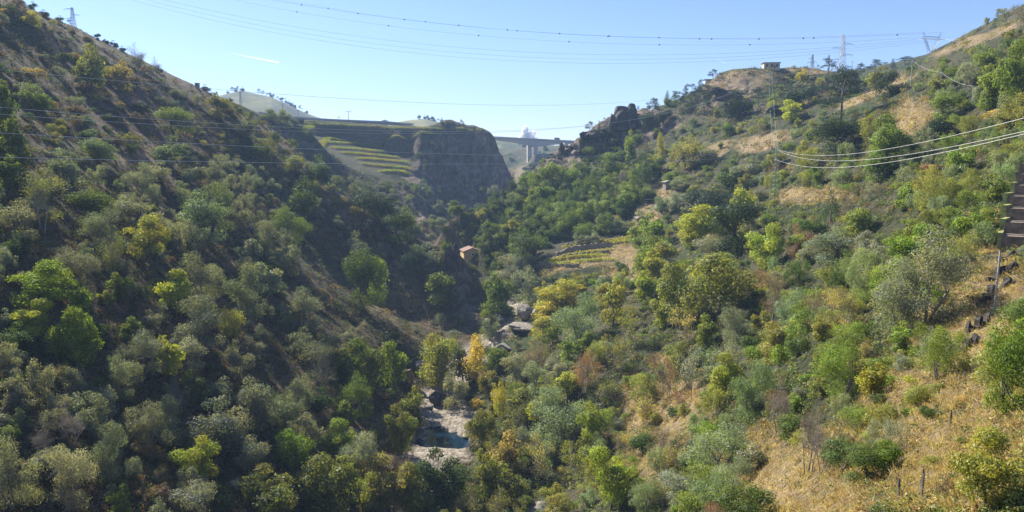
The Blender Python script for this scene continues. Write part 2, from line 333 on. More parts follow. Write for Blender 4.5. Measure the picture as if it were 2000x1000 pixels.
# ------------------------------------------------------------------ water
def water():
    t = NT('pool_water'); b = t.n('ShaderNodeBsdfPrincipled'); b.inputs['Base Color'].default_value = (.006, .02, .035, 1)
    b.inputs['Roughness'].default_value = .06; b.inputs['IOR'].default_value = 1.33
    g = t.n('ShaderNodeNewGeometry'); nz = t.noise(2.5, 3, .5, g.outputs['Position']); bp = t.n('ShaderNodeBump')
    bp.inputs['Strength'].default_value = .12; bp.inputs['Distance'].default_value = .05; t.l(nz, bp.inputs['Height']); t.l(bp.outputs[0], b.inputs['Normal'])
    t.l(b.outputs[0], t.out.inputs[0])
    # grid clipped to the pool
    c = at(872, 858, 160); xs = np.linspace(-29, -4, 40); ys = np.linspace(150, 182, 50)
    X, Y = np.meshgrid(xs, ys); V = np.stack([X, Y, np.full(X.shape, PZW)], -1).reshape(-1, 3)
    ix = np.arange(X.size).reshape(X.shape); q = np.stack([ix[:-1, :-1], ix[:-1, 1:], ix[1:, 1:], ix[1:, :-1]], -1).reshape(-1, 4)
    m = bil(pool, V[:, 0], V[:, 1]) > .02; q = q[m[q].any(1)]
    tag(link('river_water', npmesh('river_water', V, q), t.m), kind='structure')
water()

# ------------------------------------------------------------------ plant prototypes (unit height, base at 0, width ~1)
LEAF = leaf_mat('foliage'); NEEDLE = leaf_mat('needles', transl=.12, gloss=.02)
BARK = flat_mat('bark', (.13, .105, .08), .9, var=.35, scale=4)
PALEB = flat_mat('pale_bark', (.27, .24, .2), .9, var=.3, scale=4)
def rdir(r, n, up=0.):
    v = r.normal(size=(n, 3)); v[:, 2] += up; return v/np.linalg.norm(v, axis=1)[:, None]
def leaves(r, C, N, size, asp=.6, tint=None):
    """rhombic leaf sprays at C facing N"""
    n = len(C); a = rdir(r, n); T = np.cross(N, a); T /= np.linalg.norm(T, axis=1)[:, None]+1e-9; B_ = np.cross(N, T)
    s = size*(r.uniform(.55, 1.35, n))[:, None]; T = T*s; B_ = B_*s*asp
    V = np.stack([C-T, C+B_+N*s*.15, C+T, C-B_-N*s*.15], 1).reshape(-1, 3)
    Q = np.arange(4*n).reshape(-1, 4); t4 = np.repeat(tint, 4, 0); return V, Q, t4
HIRES = False
def crown_mesh(name, seed, lobes, nleaf, size, asp=.6, jit=.9, shell=(.72, 1.08), lower=.2, tv=.22, hue=.12):
    if HIRES: nleaf = int(nleaf*2.6); size *= .58
    r = np.random.default_rng(seed); L = np.array(lobes); w = L[:, 3]**2*L[:, 4]; cnt = np.maximum(8, (nleaf*w/w.sum())).astype(int)
    Cs, Ns, Ts = [], [], []
    for (x, y, z, rad, fl), n in zip(L, cnt):
        d = rdir(r, n, lower); bump = 1+.22*np.sin(d[:, 0]*9+seed)*np.sin(d[:, 1]*8+x*30)+.14*np.sin(d[:, 2]*15+y*40)
        rr = rad*bump*r.uniform(*shell, n); c = np.stack([x+d[:, 0]*rr, y+d[:, 1]*rr, z+d[:, 2]*rr*fl], 1)
        nn = d+r.normal(size=(n, 3))*jit*.6; nn /= np.linalg.norm(nn, axis=1)[:, None]
        lt = 1+r.uniform(-tv, tv); lh = r.uniform(-hue, hue)
        b = lt*r.uniform(.7, 1.3, n)*(1+.15*(np.sin(d[:, 0]*12)*np.sin(d[:, 1]*12)))
        Cs.append(c); Ns.append(nn); Ts.append(np.stack([b*(1+lh), b, b*(1-lh)], 1))
    C = np.concatenate(Cs); keepz = C[:, 2] > .015
    V, Q, T = leaves(r, C[keepz], np.concatenate(Ns)[keepz], size, asp, np.concatenate(Ts)[keepz])
    return npmesh(name, V, Q, T)
def tube(pts, rad, k=5):
    """tapered tube"""
    V = []; Q = []
    pts = [np.array(p, float) for p in pts]
    for i, p in enumerate(pts):
        d = pts[min(i+1, len(pts)-1)]-pts[max(i-1, 0)]; d = d/(np.linalg.norm(d)+1e-9)
        a = np.cross(d, (0.31, .92, .13)); a /= np.linalg.norm(a); b = np.cross(d, a)
        for j in range(k):
            t_ = 2*math.pi*j/k; V.append(p+rad[i]*(math.cos(t_)*a+math.sin(t_)*b))
    for i in range(len(pts)-1):
        for j in range(k): Q.append((i*k+j, i*k+(j+1) % k, (i+1)*k+(j+1) % k, (i+1)*k+j))
    return np.array(V), np.array(Q)
def join(parts):
    V = []; Q = []; o = 0
    for v, q in parts: V.append(v); Q.append(q+o); o += len(v)
    return np.concatenate(V), np.concatenate(Q)
def trunk_mesh(name, seed, targets, r0=.022, split=.25, n=6, twigs=0, lean=.05, stems=1):
    r = np.random.default_rng(seed); parts = []
    tg = [targets[i] for i in r.permutation(len(targets))[:n]]
    for s in range(stems):
        o = np.array([r.normal()*.02*(stems-1), r.normal()*.02*(stems-1), -.06]); top = np.array([r.normal()*lean*(1+.8*(stems-1)), r.normal()*lean*(1+.8*(stems-1)), split+.12])
        mid = (o+top)/2+r.normal(size=3)*.015; rs = r0/math.sqrt(stems)
        parts.append(tube([o, mid, top], [rs*1.25, rs, rs*.75], 6))
        for t_ in tg[s::stems]:
            t_ = np.array(t_[:3]); m = (top*.5+t_*.5)+r.normal(size=3)*.03; m[2] -= .02
            parts.append(tube([mid*.2+top*.8, m, t_], [rs*.6, rs*.4, rs*.15], 4))
            for k in range(twigs):
                a = m+(t_-m)*r.uniform(0, 1); e = a+rdir(r, 1, .5)[0]*r.uniform(.1, .22); h_ = (a+e)/2+r.normal(size=3)*.012
                parts.append(tube([a, h_, e], [rs*.2, rs*.13, rs*.05], 3))
                for q in range(2):
                    e2 = h_+rdir(r, 1, .5)[0]*r.uniform(.05, .13); parts.append(tube([h_, e2], [rs*.1, rs*.04], 3))
    V, Q = join(parts); return npmesh(name, V, Q, smooth=True)
def L_round(r, n=15, z0=.34, z1=.8, rx=.3, rad=(.13, .22)):
    """lobes gathered round a few limbs, so outlines stay uneven"""
    m = r.integers(3, 6); subs = []
    for k in range(m):
        a = 2*math.pi*k/m+r.uniform(-.7, .7); q = rx*r.uniform(.35, .8); subs.append((q*math.cos(a), q*math.sin(a), z0+(z1-z0)*r.uniform(.2, .85), r.uniform(.65, 1.15)))
    o = []
    for i in range(n+4):
        sx, sy, sz, w = subs[i % m]; d = rdir(r, 1)[0]*r.uniform(.3, 1)*rx*.62*w
        x, y, z = sx+d[0], sy+d[1], min(z1+.05, max(z0*.8, sz+d[2]*1.15)); o.append((x, y, z, r.uniform(*rad)*(.75+.3*w), r.uniform(.65, .95)))
    for i in range(max(4, n//3)):
        a = r.uniform(0, 6.28); q = rx*r.uniform(.3, 1); o.append((q*math.cos(a), q*math.sin(a), z0*r.uniform(.5, 1.25), r.uniform(*rad), .9))
    t = subs[int(np.argmax([q[2] for q in subs]))]; o.append((t[0]*.6, t[1]*.6, z1+.02, rad[1]*.75, .8)); return o
PROTO = {}
def proto(key, fn, nvar):
    PROTO[key] = [fn(i) for i in range(nvar)]
def mk_round(i):
    r = np.random.default_rng(100+i); L = L_round(r, 14+2*i, .2+.03*(i%3), .84, .3+.015*(i%4), (.08, .16+.015*(i%4)))
    return crown_mesh('broadleaf_crown', i, L, 4200, .027, jit=.65, lower=.25, tv=.3, hue=.1), trunk_mesh('broadleaf_trunk', i, L), LEAF, BARK
def mk_dark(i):
    r = np.random.default_rng(200+i); L = L_round(r, 22, .13, .82, .34, (.12, .2))
    return crown_mesh('oak_crown', 20+i, L, 4600, .023, shell=(.85, 1.04), jit=.55, lower=.3, tv=.2, hue=.08), trunk_mesh('oak_trunk', i, L, .028), LEAF, BARK
def mk_olive(i):
    r = np.random.default_rng(300+i); L = L_round(r, 26, .17, .88, .35, (.08, .16))
    return crown_mesh('olive_crown', 40+i, L, 4400, .024, asp=.38, shell=(.65, 1.15), lower=.15, jit=.85, tv=.2, hue=.05), trunk_mesh('olive_trunk', i, L, .022, twigs=3, stems=2), LEAF, PALEB
def mk_sparse(i):
    r = np.random.default_rng(400+i); L = L_round(r, 18, .28, .86, .35, (.09, .17))
    return crown_mesh('sparse_crown', 60+i, L, 1500, .018, asp=.5, shell=(.3, 1.25), lower=0, jit=1.5, tv=.25, hue=.15), trunk_mesh('sparse_trunk', i, L, .018, n=12, twigs=14, stems=3), LEAF, PALEB
def mk_bare(i):
    r = np.random.default_rng(450+i); L = L_round(r, 18, .4, .9, .3, (.08, .15))
    return crown_mesh('bare_crown', 70+i, L, 420, .012, asp=.4, shell=(.3, 1.25), lower=0, jit=1.5), trunk_mesh('bare_trunk', i, L, .022, n=16, twigs=22, stems=4), LEAF, PALEB
def mk_poplar(i):
    r = np.random.default_rng(500+i); L = [(r.normal()*.09, r.normal()*.09, z, (.17 if z < .7 else .11)*r.uniform(.75, 1.1), 1.1) for z in np.linspace(.2, .93, 15)]
    return crown_mesh('poplar_crown', 80+i, L, 4200, .017, lower=.1, tv=.2), trunk_mesh('poplar_trunk', i, L, .016, .5), LEAF, PALEB
def mk_pine(i):
    r = np.random.default_rng(600+i); L = []
    for k in range(20):
        z = r.uniform(.36, .92); a = r.uniform(0, 6.28); q = (.36 if z < .7 else .24)*math.sqrt(r.uniform(.2, 1))*(1.15-z*.3); L.append((q*math.cos(a), q*math.sin(a), z, r.uniform(.08, .15), .5))
    L.append((0, 0, .92, .11, .7))
    return crown_mesh('pine_crown', 100+i, L, 4600, .017, asp=.25, shell=(.5, 1.12), lower=.3, jit=1.4, tv=.18, hue=.05), trunk_mesh('pine_trunk', i, L, .02, .45, 9), NEEDLE, BARK
def mk_conifer(i):
    r = np.random.default_rng(700+i); L = []
    for k in range(26):
        z = .12+.84*k/26; q = .36*(1-z)**.8+.02; a = k*2.4+r.uniform(-.4, .4); L.append((q*.75*math.cos(a), q*.75*math.sin(a), z, .05+.15*(1-z)*r.uniform(.7, 1.2), .6))
    return crown_mesh('conifer_crown', 120+i, L, 4200, .016, asp=.35, shell=(.6, 1.15), lower=.1, jit=1.2, tv=.15, hue=.05), trunk_mesh('conifer_trunk', i, L, .02, .6, 5), NEEDLE, BARK
def mk_bush(i):
    r = np.random.default_rng(800+i); L = []
    for k in range(15):
        a = r.uniform(0, 6.28); q = .34*math.sqrt(r.uniform(0, 1)); z = r.uniform(.12, .72)*(1-q*1.1); L.append((q*math.cos(a), q*math.sin(a), z, r.uniform(.13, .22), 1.0))
    return crown_mesh('bush_foliage', 140+i, L, 3300, .028, asp=.5, jit=.65, shell=(.75, 1.1), lower=.4, tv=.28, hue=.1), trunk_mesh('bush_stem', i, L, .014, .1, 6, stems=3), LEAF, BARK
def mk_shrub(i):
    r = np.random.default_rng(850+i); L = []
    for k in range(20):
        a = r.uniform(0, 6.28); q = .38*math.sqrt(r.uniform(0, 1)); z = r.uniform(.1, .8)*(1-q*1.0); L.append((q*math.cos(a), q*math.sin(a), z, r.uniform(.08, .17), 1.1))
    return crown_mesh('shrub_foliage', 160+i, L, 3600, .024, asp=.42, jit=.8, shell=(.65, 1.2), lower=.4, tv=.28, hue=.12), trunk_mesh('shrub_stem', i, L, .014, .1, 6, stems=3), LEAF, BARK
def mk_many_stemmed(i):  # feathery many-stemmed form, used in place of some olive trees
    r = np.random.default_rng(880+i); L = [(0, 0, .8, .14, 1)]
    for k in range(28):
        a = r.uniform(0, 6.28); z = r.uniform(.15, .85); q = .36*math.sqrt(r.uniform(0, 1))*(.5+1.1*math.sin(min(1, z)*2.9)**.6)*.75; L.append((q*math.cos(a), q*math.sin(a), z, r.uniform(.07, .13), 1.5))
    return crown_mesh('many_stemmed_crown', 180+i, L, 4600, .025, asp=.32, shell=(.6, 1.15), lower=.2, jit=.9, tv=.2, hue=.06), trunk_mesh('many_stemmed_trunk', i, L, .022, twigs=3, stems=3), LEAF, PALEB
for key, fn, nv in (('R', mk_round, 7), ('D', mk_dark, 6), ('O', mk_olive, 6), ('S', mk_sparse, 3), ('X', mk_bare, 2), ('P', mk_poplar, 2), ('N', mk_pine, 3), ('C', mk_conifer, 2), ('B', mk_bush, 4), ('V', mk_shrub, 5), ('W', mk_many_stemmed, 6)):
    proto(key, fn, nv)
HIRES = True
for key, fn in (('R', mk_round), ('D', mk_dark), ('O', mk_olive), ('S', mk_sparse), ('B', mk_bush), ('W', mk_many_stemmed), ('V', mk_shrub)): PROTO[key+'h'] = [fn(i) for i in range(3)]
KIND = dict(R=('broadleaf_tree', 'broadleaf tree', 'tree', 'crown'), D=('oak_tree', 'evergreen tree', 'tree', 'crown'), O=('olive_tree', 'feathery tree', 'tree', 'crown'), S=('sparse_tree', 'thin sparse tree', 'tree', 'crown'),
            X=('bare_tree', 'twiggy bare tree', 'tree', 'crown'), P=('poplar_tree', 'narrow upright tree', 'tree', 'crown'), N=('pine_tree', 'pine tree', 'tree', 'crown'), C=('conifer_tree', 'conical conifer', 'tree', 'crown'), B=('bush', 'low bush', 'bush', 'foliage'), V=('shrub', 'loose shrub', 'shrub', 'foliage'), W=('many_stemmed_tree', 'willowy tree', 'tree', 'crown'))
COLR = dict(lime=(.34, .37, .06, 'lime green'), yellow=(.44, .37, .07, 'yellow'), ygreen=(.33, .33, .07, 'yellow-green'), bright=(.2, .27, .04, 'bright green'), green=(.14, .18, .04, 'mid green'),
            deep=(.075, .11, .03, 'deep green'), dark=(.035, .052, .03, 'very dark green'), grey=(.18, .195, .155, 'grey-green'), pale=(.25, .26, .205, 'pale grey-green'), olive=(.2, .2, .055, 'olive green'),
            blue=(.16, .2, .12, 'blue-green'), brown=(.15, .11, .07, 'grey-brown'), rust=(.2, .11, .07, 'rusty brown'), ochre=(.3, .25, .1, 'ochre'), straw=(.33, .25, .11, 'straw-coloured'))
LM = [((872, 858), 'the still river pool'), ((857, 778), 'the round river boulder'), ((931, 660), 'the narrow yellow poplar'), ((918, 506), 'the yellow gabled house'), ((1150, 490), 'the small vineyard walls'), ((1980, 410), 'the concrete stepped channel'),
      ((1941, 550), 'the pole on the straw slope'), ((1795, 960), 'the tilted concrete post'), ((1350, 750), 'the lone mid-slope pole'), ((1303, 363), 'the small stone hut'), ((1505, 130), 'the flat-roofed hilltop house'), ((1643, 100), 'the tall lattice pylon'),
      ((1817, 85), 'the wide-headed pylon'), ((1220, 225), 'the big rock crag'), ((1098, 288), 'the rock pillar'), ((1040, 295), 'the bridge piers'), ((940, 300), 'the dark cliff'), ((720, 310), 'the yellow vine terraces'), ((553, 210), 'the tallest lamp mast'),
      ((386, 170), 'the small ridge tower'), ((140, 30), 'the left ridge pylon'), ((480, 200), 'the pale far hill'), ((905, 560), 'the dark rock face'), ((1024, 608), 'the domed river rocks'), ((795, 735), 'the brown bank rock'), ((85, 562), 'the bright green left-edge tree'),
      ((385, 895), 'the lime-topped tree'), ((1193, 933), 'the vivid lime riverside tree'), ((1780, 235), 'the golden grass patch'), ((1640, 190), 'the big lone pine'), ((1370, 570), 'the widest olive-green tree'), ((1384, 430), 'the pale yellow-green twin crown'),
      ((1492, 479), 'the pale lime tree'), ((1800, 540), 'the big feathery willow'), ((1580, 830), 'the rust-red bare trees'), ((1513, 345), 'the slim green pylon'), ((1836, 160), 'the middle slope pole'), ((1899, 185), 'the right slope pole'), ((1958, 720), 'the green right-edge shrub'),
      ((620, 940), 'the wide bottom olive tree'), ((715, 540), 'the side-lit dark tree'), ((590, 385), 'the dark round ridge tree'), ((300, 468), 'the lime-edged slope tree'), ((84, 400), 'the large thin-leaved tree'), ((270, 125), 'the leafless ridge tree')]
TREES = []    # (object, key, colour, px, py, w px, zone)
def rgb(c, j=.12):
    k = 1+random.uniform(-j, j); return (c[0]*k*(1+random.uniform(-.08, .08)), c[1]*k, c[2]*k*(1+random.uniform(-.12, .12)), 1)
CNT = {}
def plant(px, py, w, h, key, col, Y=None, zone='', parts=True, sink=0.0, rz=None, big=False):
    """stand a plant on the ground where the photograph shows its foot; w, h in photo pixels at that distance"""
    if Y is None:
        for k in range(12):
            Y = float(hit(px, py+h*.5+k*3)[0])
            if Y: break
        if not Y: return None
    a, b = ratios(px, py+h*.5); x = float(a)*Y; z = gz(x, Y); d = Y*CP-z*SP
    W_, H_ = w/F*d, h/F*d
    nm, ph, cat, crn = KIND[key]; cr, tr, lm, bm = random.choice(PROTO[key+'h' if w > 72 and key+'h' in PROTO else key])
    rzz = random.uniform(0, 6.28) if rz is None else rz
    fudge = 1.12 if key in 'RDOSXBVW' else (1.5 if key in 'P' else 1.2)
    e = empty(nm, (x, Y, z-sink*H_), rzz, (W_*fudge, W_*fudge, H_*1.06))
    c = link(crn, cr, lm, e); k_ = (1.25 if col not in ('lime', 'yellow', 'ygreen', 'bright') else .92) if (x > 5 and px > 930) else .9; c.color = tuple(q*k_ for q in rgb(COLR[col])[:3])+(1,)  # foliage of the sunny right slope brightened in colour to add light
    if parts: link('trunk' if key not in 'BV' else 'stem', tr, bm, e)
    TREES.append((e, key, col, px, py, w, zone)); CNT[key] = CNT.get(key, 0)+1
    return e
MAN = '''80 397 115 115 S olive;180 385 100 60 D green;257 415 95 60 D pale;290 470 90 90 R ygreen;206 450 85 80 O grey;225 503 75 90 S olive;85 568 115 95 R bright;157 590 60 75 R bright;66 625 80 70 R lime;150 660 110 120 R bright
346 575 72 85 R lime;395 545 95 95 O grey;402 425 110 100 D blue;385 632 120 100 O grey;280 355 75 70 O grey;590 388 62 85 D deep;421 412 85 95 O blue;519 468 75 70 O grey;487 500 58 60 R pale;571 445 85 75 O green;564 515 65 60 O grey
484 576 95 110 O grey;522 548 70 70 R pale;589 603 90 85 O grey;708 545 85 115 D deep;735 548 50 90 R bright;865 565 66 60 R green;806 510 60 60 O blue;841 506 55 60 D grey;725 415 100 85 D dark;785 442 75 70 D green;701 480 55 55 D grey;575 322 48 45 B olive
617 365 34 55 B olive;659 389 38 30 B ochre;696 409 30 25 B ochre;620 340 65 60 D deep;20 705 60 70 O grey;35 765 70 80 O grey;77 745 60 80 O grey;241 746 75 90 O grey;280 695 95 90 O grey;332 697 62 85 R lime;189 818 70 90 O grey
374 762 60 50 O green;469 705 65 75 O grey;28 930 100 140 O pale;140 935 100 130 O pale;213 884 75 110 O grey;287 832 90 90 O grey;325 825 80 90 O pale;405 832 120 100 D grey;385 900 95 95 R lime;241 985 60 70 O green;385 985 100 80 D grey
452 822 95 100 D pale;501 795 90 110 D grey;550 812 75 70 D grey;606 842 70 75 O grey;571 885 85 90 R bright;662 862 80 70 R bright;708 900 100 100 O pale;640 945 150 130 R olive;535 965 135 110 R olive;760 950 110 110 R ochre;795 950 90 90 R olive;845 988 80 60 R green;715 965 80 80 R ygreen;870 985 60 50 R olive;735 985 90 60 R olive;810 975 90 60 R ygreen;870 940 120 130 R deep
498 893 75 80 D pale;627 712 90 100 S grey;680 715 60 70 R green;720 712 90 100 R green;767 715 62 100 R bright;690 780 85 90 O green;704 755 50 60 O green;785 840 75 100 R olive;810 800 65 85 R olive;851 697 115 100 R ygreen;893 758 60 80 O pale
589 675 65 60 O grey;659 668 65 50 O grey;760 665 50 40 D dark;931 705 62 90 P yellow;976 785 36 70 P yellow;933 783 32 28 B yellow;1053 802 60 60 R lime;1095 812 135 95 O blue;1015 785 70 60 R olive;1158 832 82 90 R lime;1144 725 75 90 S rust
1113 688 52 42 R bright;941 834 75 80 R olive;997 845 55 50 R olive;1078 880 55 70 O blue;990 885 70 90 R ochre;1053 900 70 80 S ochre;959 935 70 100 R olive;1003 955 70 75 R olive;1120 905 60 95 S olive;1193 938 98 125 R lime;1162 880 50 70 O blue
1090 988 80 35 B grey;967 580 70 85 R green;1015 518 60 60 O pale;990 535 85 60 O pale;1030 560 65 75 O grey;1084 578 95 60 R ygreen;1105 592 48 32 R yellow;1072 612 60 36 R yellow;1135 628 115 100 O blue;1198 590 60 95 R olive;1030 482 95 75 D deep
958 648 46 40 O grey;1384 438 125 75 R lime;1352 452 90 70 R ygreen;1492 485 88 90 R lime;1330 575 120 120 R olive;1400 560 150 130 R olive;1454 400 70 60 R lime;1440 440 110 110 D dark;1385 385 110 80 D dark;1387 490 85 60 D grey;1622 406 46 60 C deep;1657 402 50 70 S brown
1590 445 60 55 D deep;1559 470 45 45 D green;1629 480 110 65 D grey;1805 545 160 190 O grey;1760 590 110 150 O grey;1885 500 95 100 S olive;1648 608 95 95 S ochre;1570 605 90 80 O blue;1510 580 75 90 S brown;1510 660 100 70 R olive;1630 690 100 80 O green
1464 765 100 115 O blue;1517 800 66 120 X rust;1580 845 78 165 X rust;1600 870 60 120 X brown;1640 730 100 120 O green;1702 745 66 75 R ygreen;1690 905 90 80 D deep;1725 890 80 70 R bright;1965 720 110 190 D bright;1925 935 140 150 R ygreen;1400 885 150 120 O blue;1360 965 120 100 O green
1815 805 40 35 B deep;1640 193 98 112 N dark;1557 185 66 55 D dark;1568 153 32 32 R yellow;1712 155 50 48 R olive;1737 168 55 48 D dark;1635 265 108 85 D dark;1732 288 105 115 R green;1715 330 60 60 D green;1870 322 68 66 R bright;1832 258 55 46 D dark
1847 208 60 52 D green;1982 155 90 130 R bright;1930 175 70 90 R green;1547 217 60 42 R lime;1820 327 50 24 B rust;1942 220 46 30 B ochre;1617 126 30 26 N dark;1681 138 22 26 N dark;1708 130 32 24 N dark;1743 126 16 22 C dark;1768 119 36 16 N dark
1393 147 22 20 N dark;1303 190 16 26 C dark;1320 202 26 40 N deep;1341 184 20 34 N dark;1374 195 40 56 N dark;1357 200 28 50 N dark;1282 205 14 22 C dark;1247 198 8 10 N dark;1152 252 20 22 N dark;1170 246 10 20 C dark;1232 290 34 66 R green;1259 332 46 76 C deep;1192 324 46 50 R green;1215 348 40 38 X rust
1340 300 78 64 D olive;1077 342 55 50 D green;1117 338 40 48 D green;1195 305 66 36 D deep;1310 342 36 34 D green;1205 441 34 30 O grey;1225 454 16 16 D dark;1170 432 24 24 O grey;1143 452 46 34 O green;1156 463 30 26 O pale;1130 465 26 24 O grey;1275 452 70 66 R bright
1316 396 44 34 O grey;1290 400 40 30 O blue;1250 425 30 26 O pale;1383 300 46 40 D grey;1320 358 34 24 O grey;1332 362 30 22 O grey;1420 345 60 44 D deep;1450 330 60 40 D grey;1233 268 14 18 C dark;1440 205 70 56 D dark;1290 300 26 70 P olive;1480 190 34 34 N dark
180 130 65 85 R olive;235 150 50 60 R ochre;272 118 46 60 X brown;300 140 40 40 X brown;60 40 40 30 R ygreen;15 240 60 130 R green;28 290 70 100 R green;15 340 70 70 R green;190 285 80 60 D blue;75 190 60 50 D green;340 235 80 50 D green;430 210 50 46 R olive;330 295 70 60 D blue
585 610 50 40 R olive;380 330 60 46 D grey;445 330 50 44 O grey;510 300 50 50 D green;530 290 30 60 S olive;480 255 46 50 D grey;170 8 14 16 N grey;62 8 20 16 D deep;40 3 18 14 D deep;88 20 20 14 D deep;115 30 18 12 D deep;192 72 14 12 D dark;207 78 12 10 D dark;224 86 16 14 D dark;240 96 14 12 D dark
310 137 20 14 D dark;402 172 22 14 D dark;447 196 14 10 D dark;900 240 8 10 N deep;877 242 7 9 C deep;905 242 7 10 C deep;926 252 8 8 D deep;943 256 14 8 D deep;1265 500 60 80 D green;1245 460 40 34 R bright;1300 500 60 60 R olive;1335 640 60 70 S ochre;1275 520 60 60 R ygreen;1260 560 60 60 R lime
1290 610 60 70 R olive;1230 640 60 80 S olive;1200 690 60 70 S olive;1300 740 60 90 S brown;1350 720 70 90 S pale;1420 700 70 80 S grey;1260 800 60 70 S ochre;1230 870 50 60 S ochre;1290 870 70 60 S brown;1440 640 80 70 O grey;1050 700 60 60 S brown;1275 212 26 34 N dark;1262 235 34 30 D dark;1295 225 34 34 D dark;1190 262 24 22 D dark;1140 275 20 14 D dark;1245 270 40 30 D deep;1150 300 30 26 D deep;1200 275 36 26 D dark;955 625 50 60 O green;1060 640 50 40 R ygreen;985 600 50 40 D green;940 690 40 60 O grey;905 720 60 60 R olive;955 750 50 50 R olive;1770 800 30 24 B green;1880 860 26 20 B olive;1700 850 40 26 B olive;1820 900 40 30 V olive;1780 740 30 24 B ygreen;1835 760 24 16 V green;1655 860 40 30 V brown;1880 780 30 24 V straw;1850 960 40 40 V brown;1010 720 70 60 O pale;1180 770 50 50 S olive'''
for ln in MAN.replace('\n', ';').split(';'):
    f_ = ln.split()
    plant(*map(float, f_[:4]), f_[4], f_[5], zone='m')  # sunlit side of the side-lit dark tree is a separate bright-coloured tree
NMAN = len(TREES)

# ------------------------------------------------------------------ fill plants: (weight list of kind, colour), height range in m, by region of the valley
def zone_of(px, py, Y, x):
    if Y > 660: return 'far'
    if Y > 560 and py < 275: return 'none' if random.random() < .75 else 'bank'
    if Y > 430 and px < 1000: return 'cliffhill'
    if Y > 410 and px < 1400 and py < 345: return 'crag'
    if px > 1400 and py < 160 and Y > 400: return 'hilltop'
    if 860 < px < 1290 and 330 < py < 540: return 'wood'
    if px < 950 and x < -20: return 'left'
    if abs(rivdist(np.array([x]), np.array([Y]))[0]) < 30 and x > -45: return 'river'
    return 'right'
PAL = dict(
    left=([('O', 'grey', 4), ('W', 'grey', 4), ('D', 'grey', 3), ('D', 'deep', 3), ('R', 'green', 1.5), ('O', 'blue', 3), ('D', 'pale', 2), ('V', 'grey', 1.5), ('B', 'olive', 1), ('V', 'brown', 1), ('S', 'brown', 1), ('R', 'ygreen', .3), ('V', 'rust', .3), ('X', 'brown', 1)], (3.5, 8)),
    leftup=([('V', 'olive', 3), ('V', 'grey', 2), ('B', 'olive', 1), ('B', 'brown', 2), ('B', 'deep', 2), ('D', 'grey', 1.5), ('X', 'brown', 1), ('V', 'rust', .5), ('B', 'grey', 2), ('B', 'straw', .8), ('R', 'olive', 1)], (2, 5)),
    wood=([('D', 'deep', 6), ('R', 'green', 3), ('R', 'deep', 4), ('C', 'deep', 1), ('D', 'green', 4), ('R', 'ygreen', .7), ('S', 'rust', .1), ('O', 'blue', 1)], (6, 9.5)),
    river=([('R', 'olive', 3), ('O', 'grey', 3), ('O', 'blue', 2), ('S', 'olive', 2), ('R', 'green', 2), ('R', 'ygreen', 1.5), ('S', 'ochre', 1), ('B', 'grey', 1)], (3.5, 7.5)),
    right=([('W', 'blue', 2.5), ('W', 'olive', 2), ('V', 'green', 4), ('V', 'olive', 3), ('V', 'bright', 2), ('O', 'blue', 2), ('O', 'grey', 2), ('D', 'deep', 2.5), ('D', 'grey', 2), ('R', 'green', 2.5), ('R', 'olive', 3), ('R', 'ygreen', 1), ('S', 'brown', 1), ('S', 'ochre', .6), ('B', 'olive', 3), ('B', 'bright', 2), ('B', 'deep', 2), ('S', 'rust', .3), ('R', 'bright', 1)], (2.8, 6.8)),
    hilltop=([('B', 'olive', 3), ('B', 'deep', 2), ('N', 'dark', .6), ('B', 'brown', 2)], (1.5, 3.5)),
    crag=([('D', 'deep', 4), ('N', 'dark', 2.5), ('B', 'deep', 3), ('R', 'green', 2), ('B', 'brown', 1)], (4, 9)),
    cliffhill=([('D', 'green', 3), ('D', 'grey', 4), ('B', 'grey', 3), ('O', 'blue', 3), ('B', 'olive', 1)], (4.5, 9)),
    bank=([('V', 'deep', 3), ('B', 'olive', 2), ('V', 'grey', 2)], (1.2, 3)),
    far=([('D', 'deep', 3), ('B', 'grey', 2), ('N', 'dark', 1)], (5, 10)))
BARE = [(1988, 415, 34, 75, 0), (1950, 540, 40, 60, 20), (650, 545, 75, 65, 40), (800, 640, 70, 50, 30), (1780, 230, 62, 36, -35), (712, 308, 98, 40, 8), (1145, 495, 112, 30, -12), (1230, 450, 30, 14, -10), (920, 300, 60, 40, 20), (1220, 225, 40, 30, 0), (1850, 870, 110, 90, 0), (1920, 600, 70, 130, 25), (1560, 960, 110, 60, 0),
        (850, 862, 90, 40, 0), (900, 812, 55, 30, 0), (905, 570, 22, 70, -12), (930, 600, 18, 60, 0), (985, 635, 60, 25, -15), (420, 700, 30, 40, 0), (545, 720, 30, 40, 0), (250, 320, 50, 14, 0), (1450, 165, 60, 14, 0), (660, 400, 60, 8, 42), (857, 778, 28, 24, 0), (1900, 75, 110, 14, -20),
        (1720, 178, 90, 14, -20), (1500, 130, 26, 16, 0), (1590, 395, 70, 22, 0), (1270, 415, 30, 22, -30), (1030, 620, 50, 22, 0), (700, 265, 150, 14, 3), (1480, 285, 60, 12, -15), (1300, 368, 18, 16, 0), (918, 512, 26, 34, 0), (1098, 288, 10, 14, 0), (1120, 300, 30, 20, -30), (1725, 420, 40, 30, 0)]
def in_bare(px, py):
    for cx, cy, rx, ry, rot in BARE:
        c, s = math.cos(R(rot)), math.sin(R(rot)); dx, dy = px-cx, py-cy
        if ((dx*c+dy*s)/rx)**2+((-dx*s+dy*c)/ry)**2 < 1: return True
    return False
NC = 9000
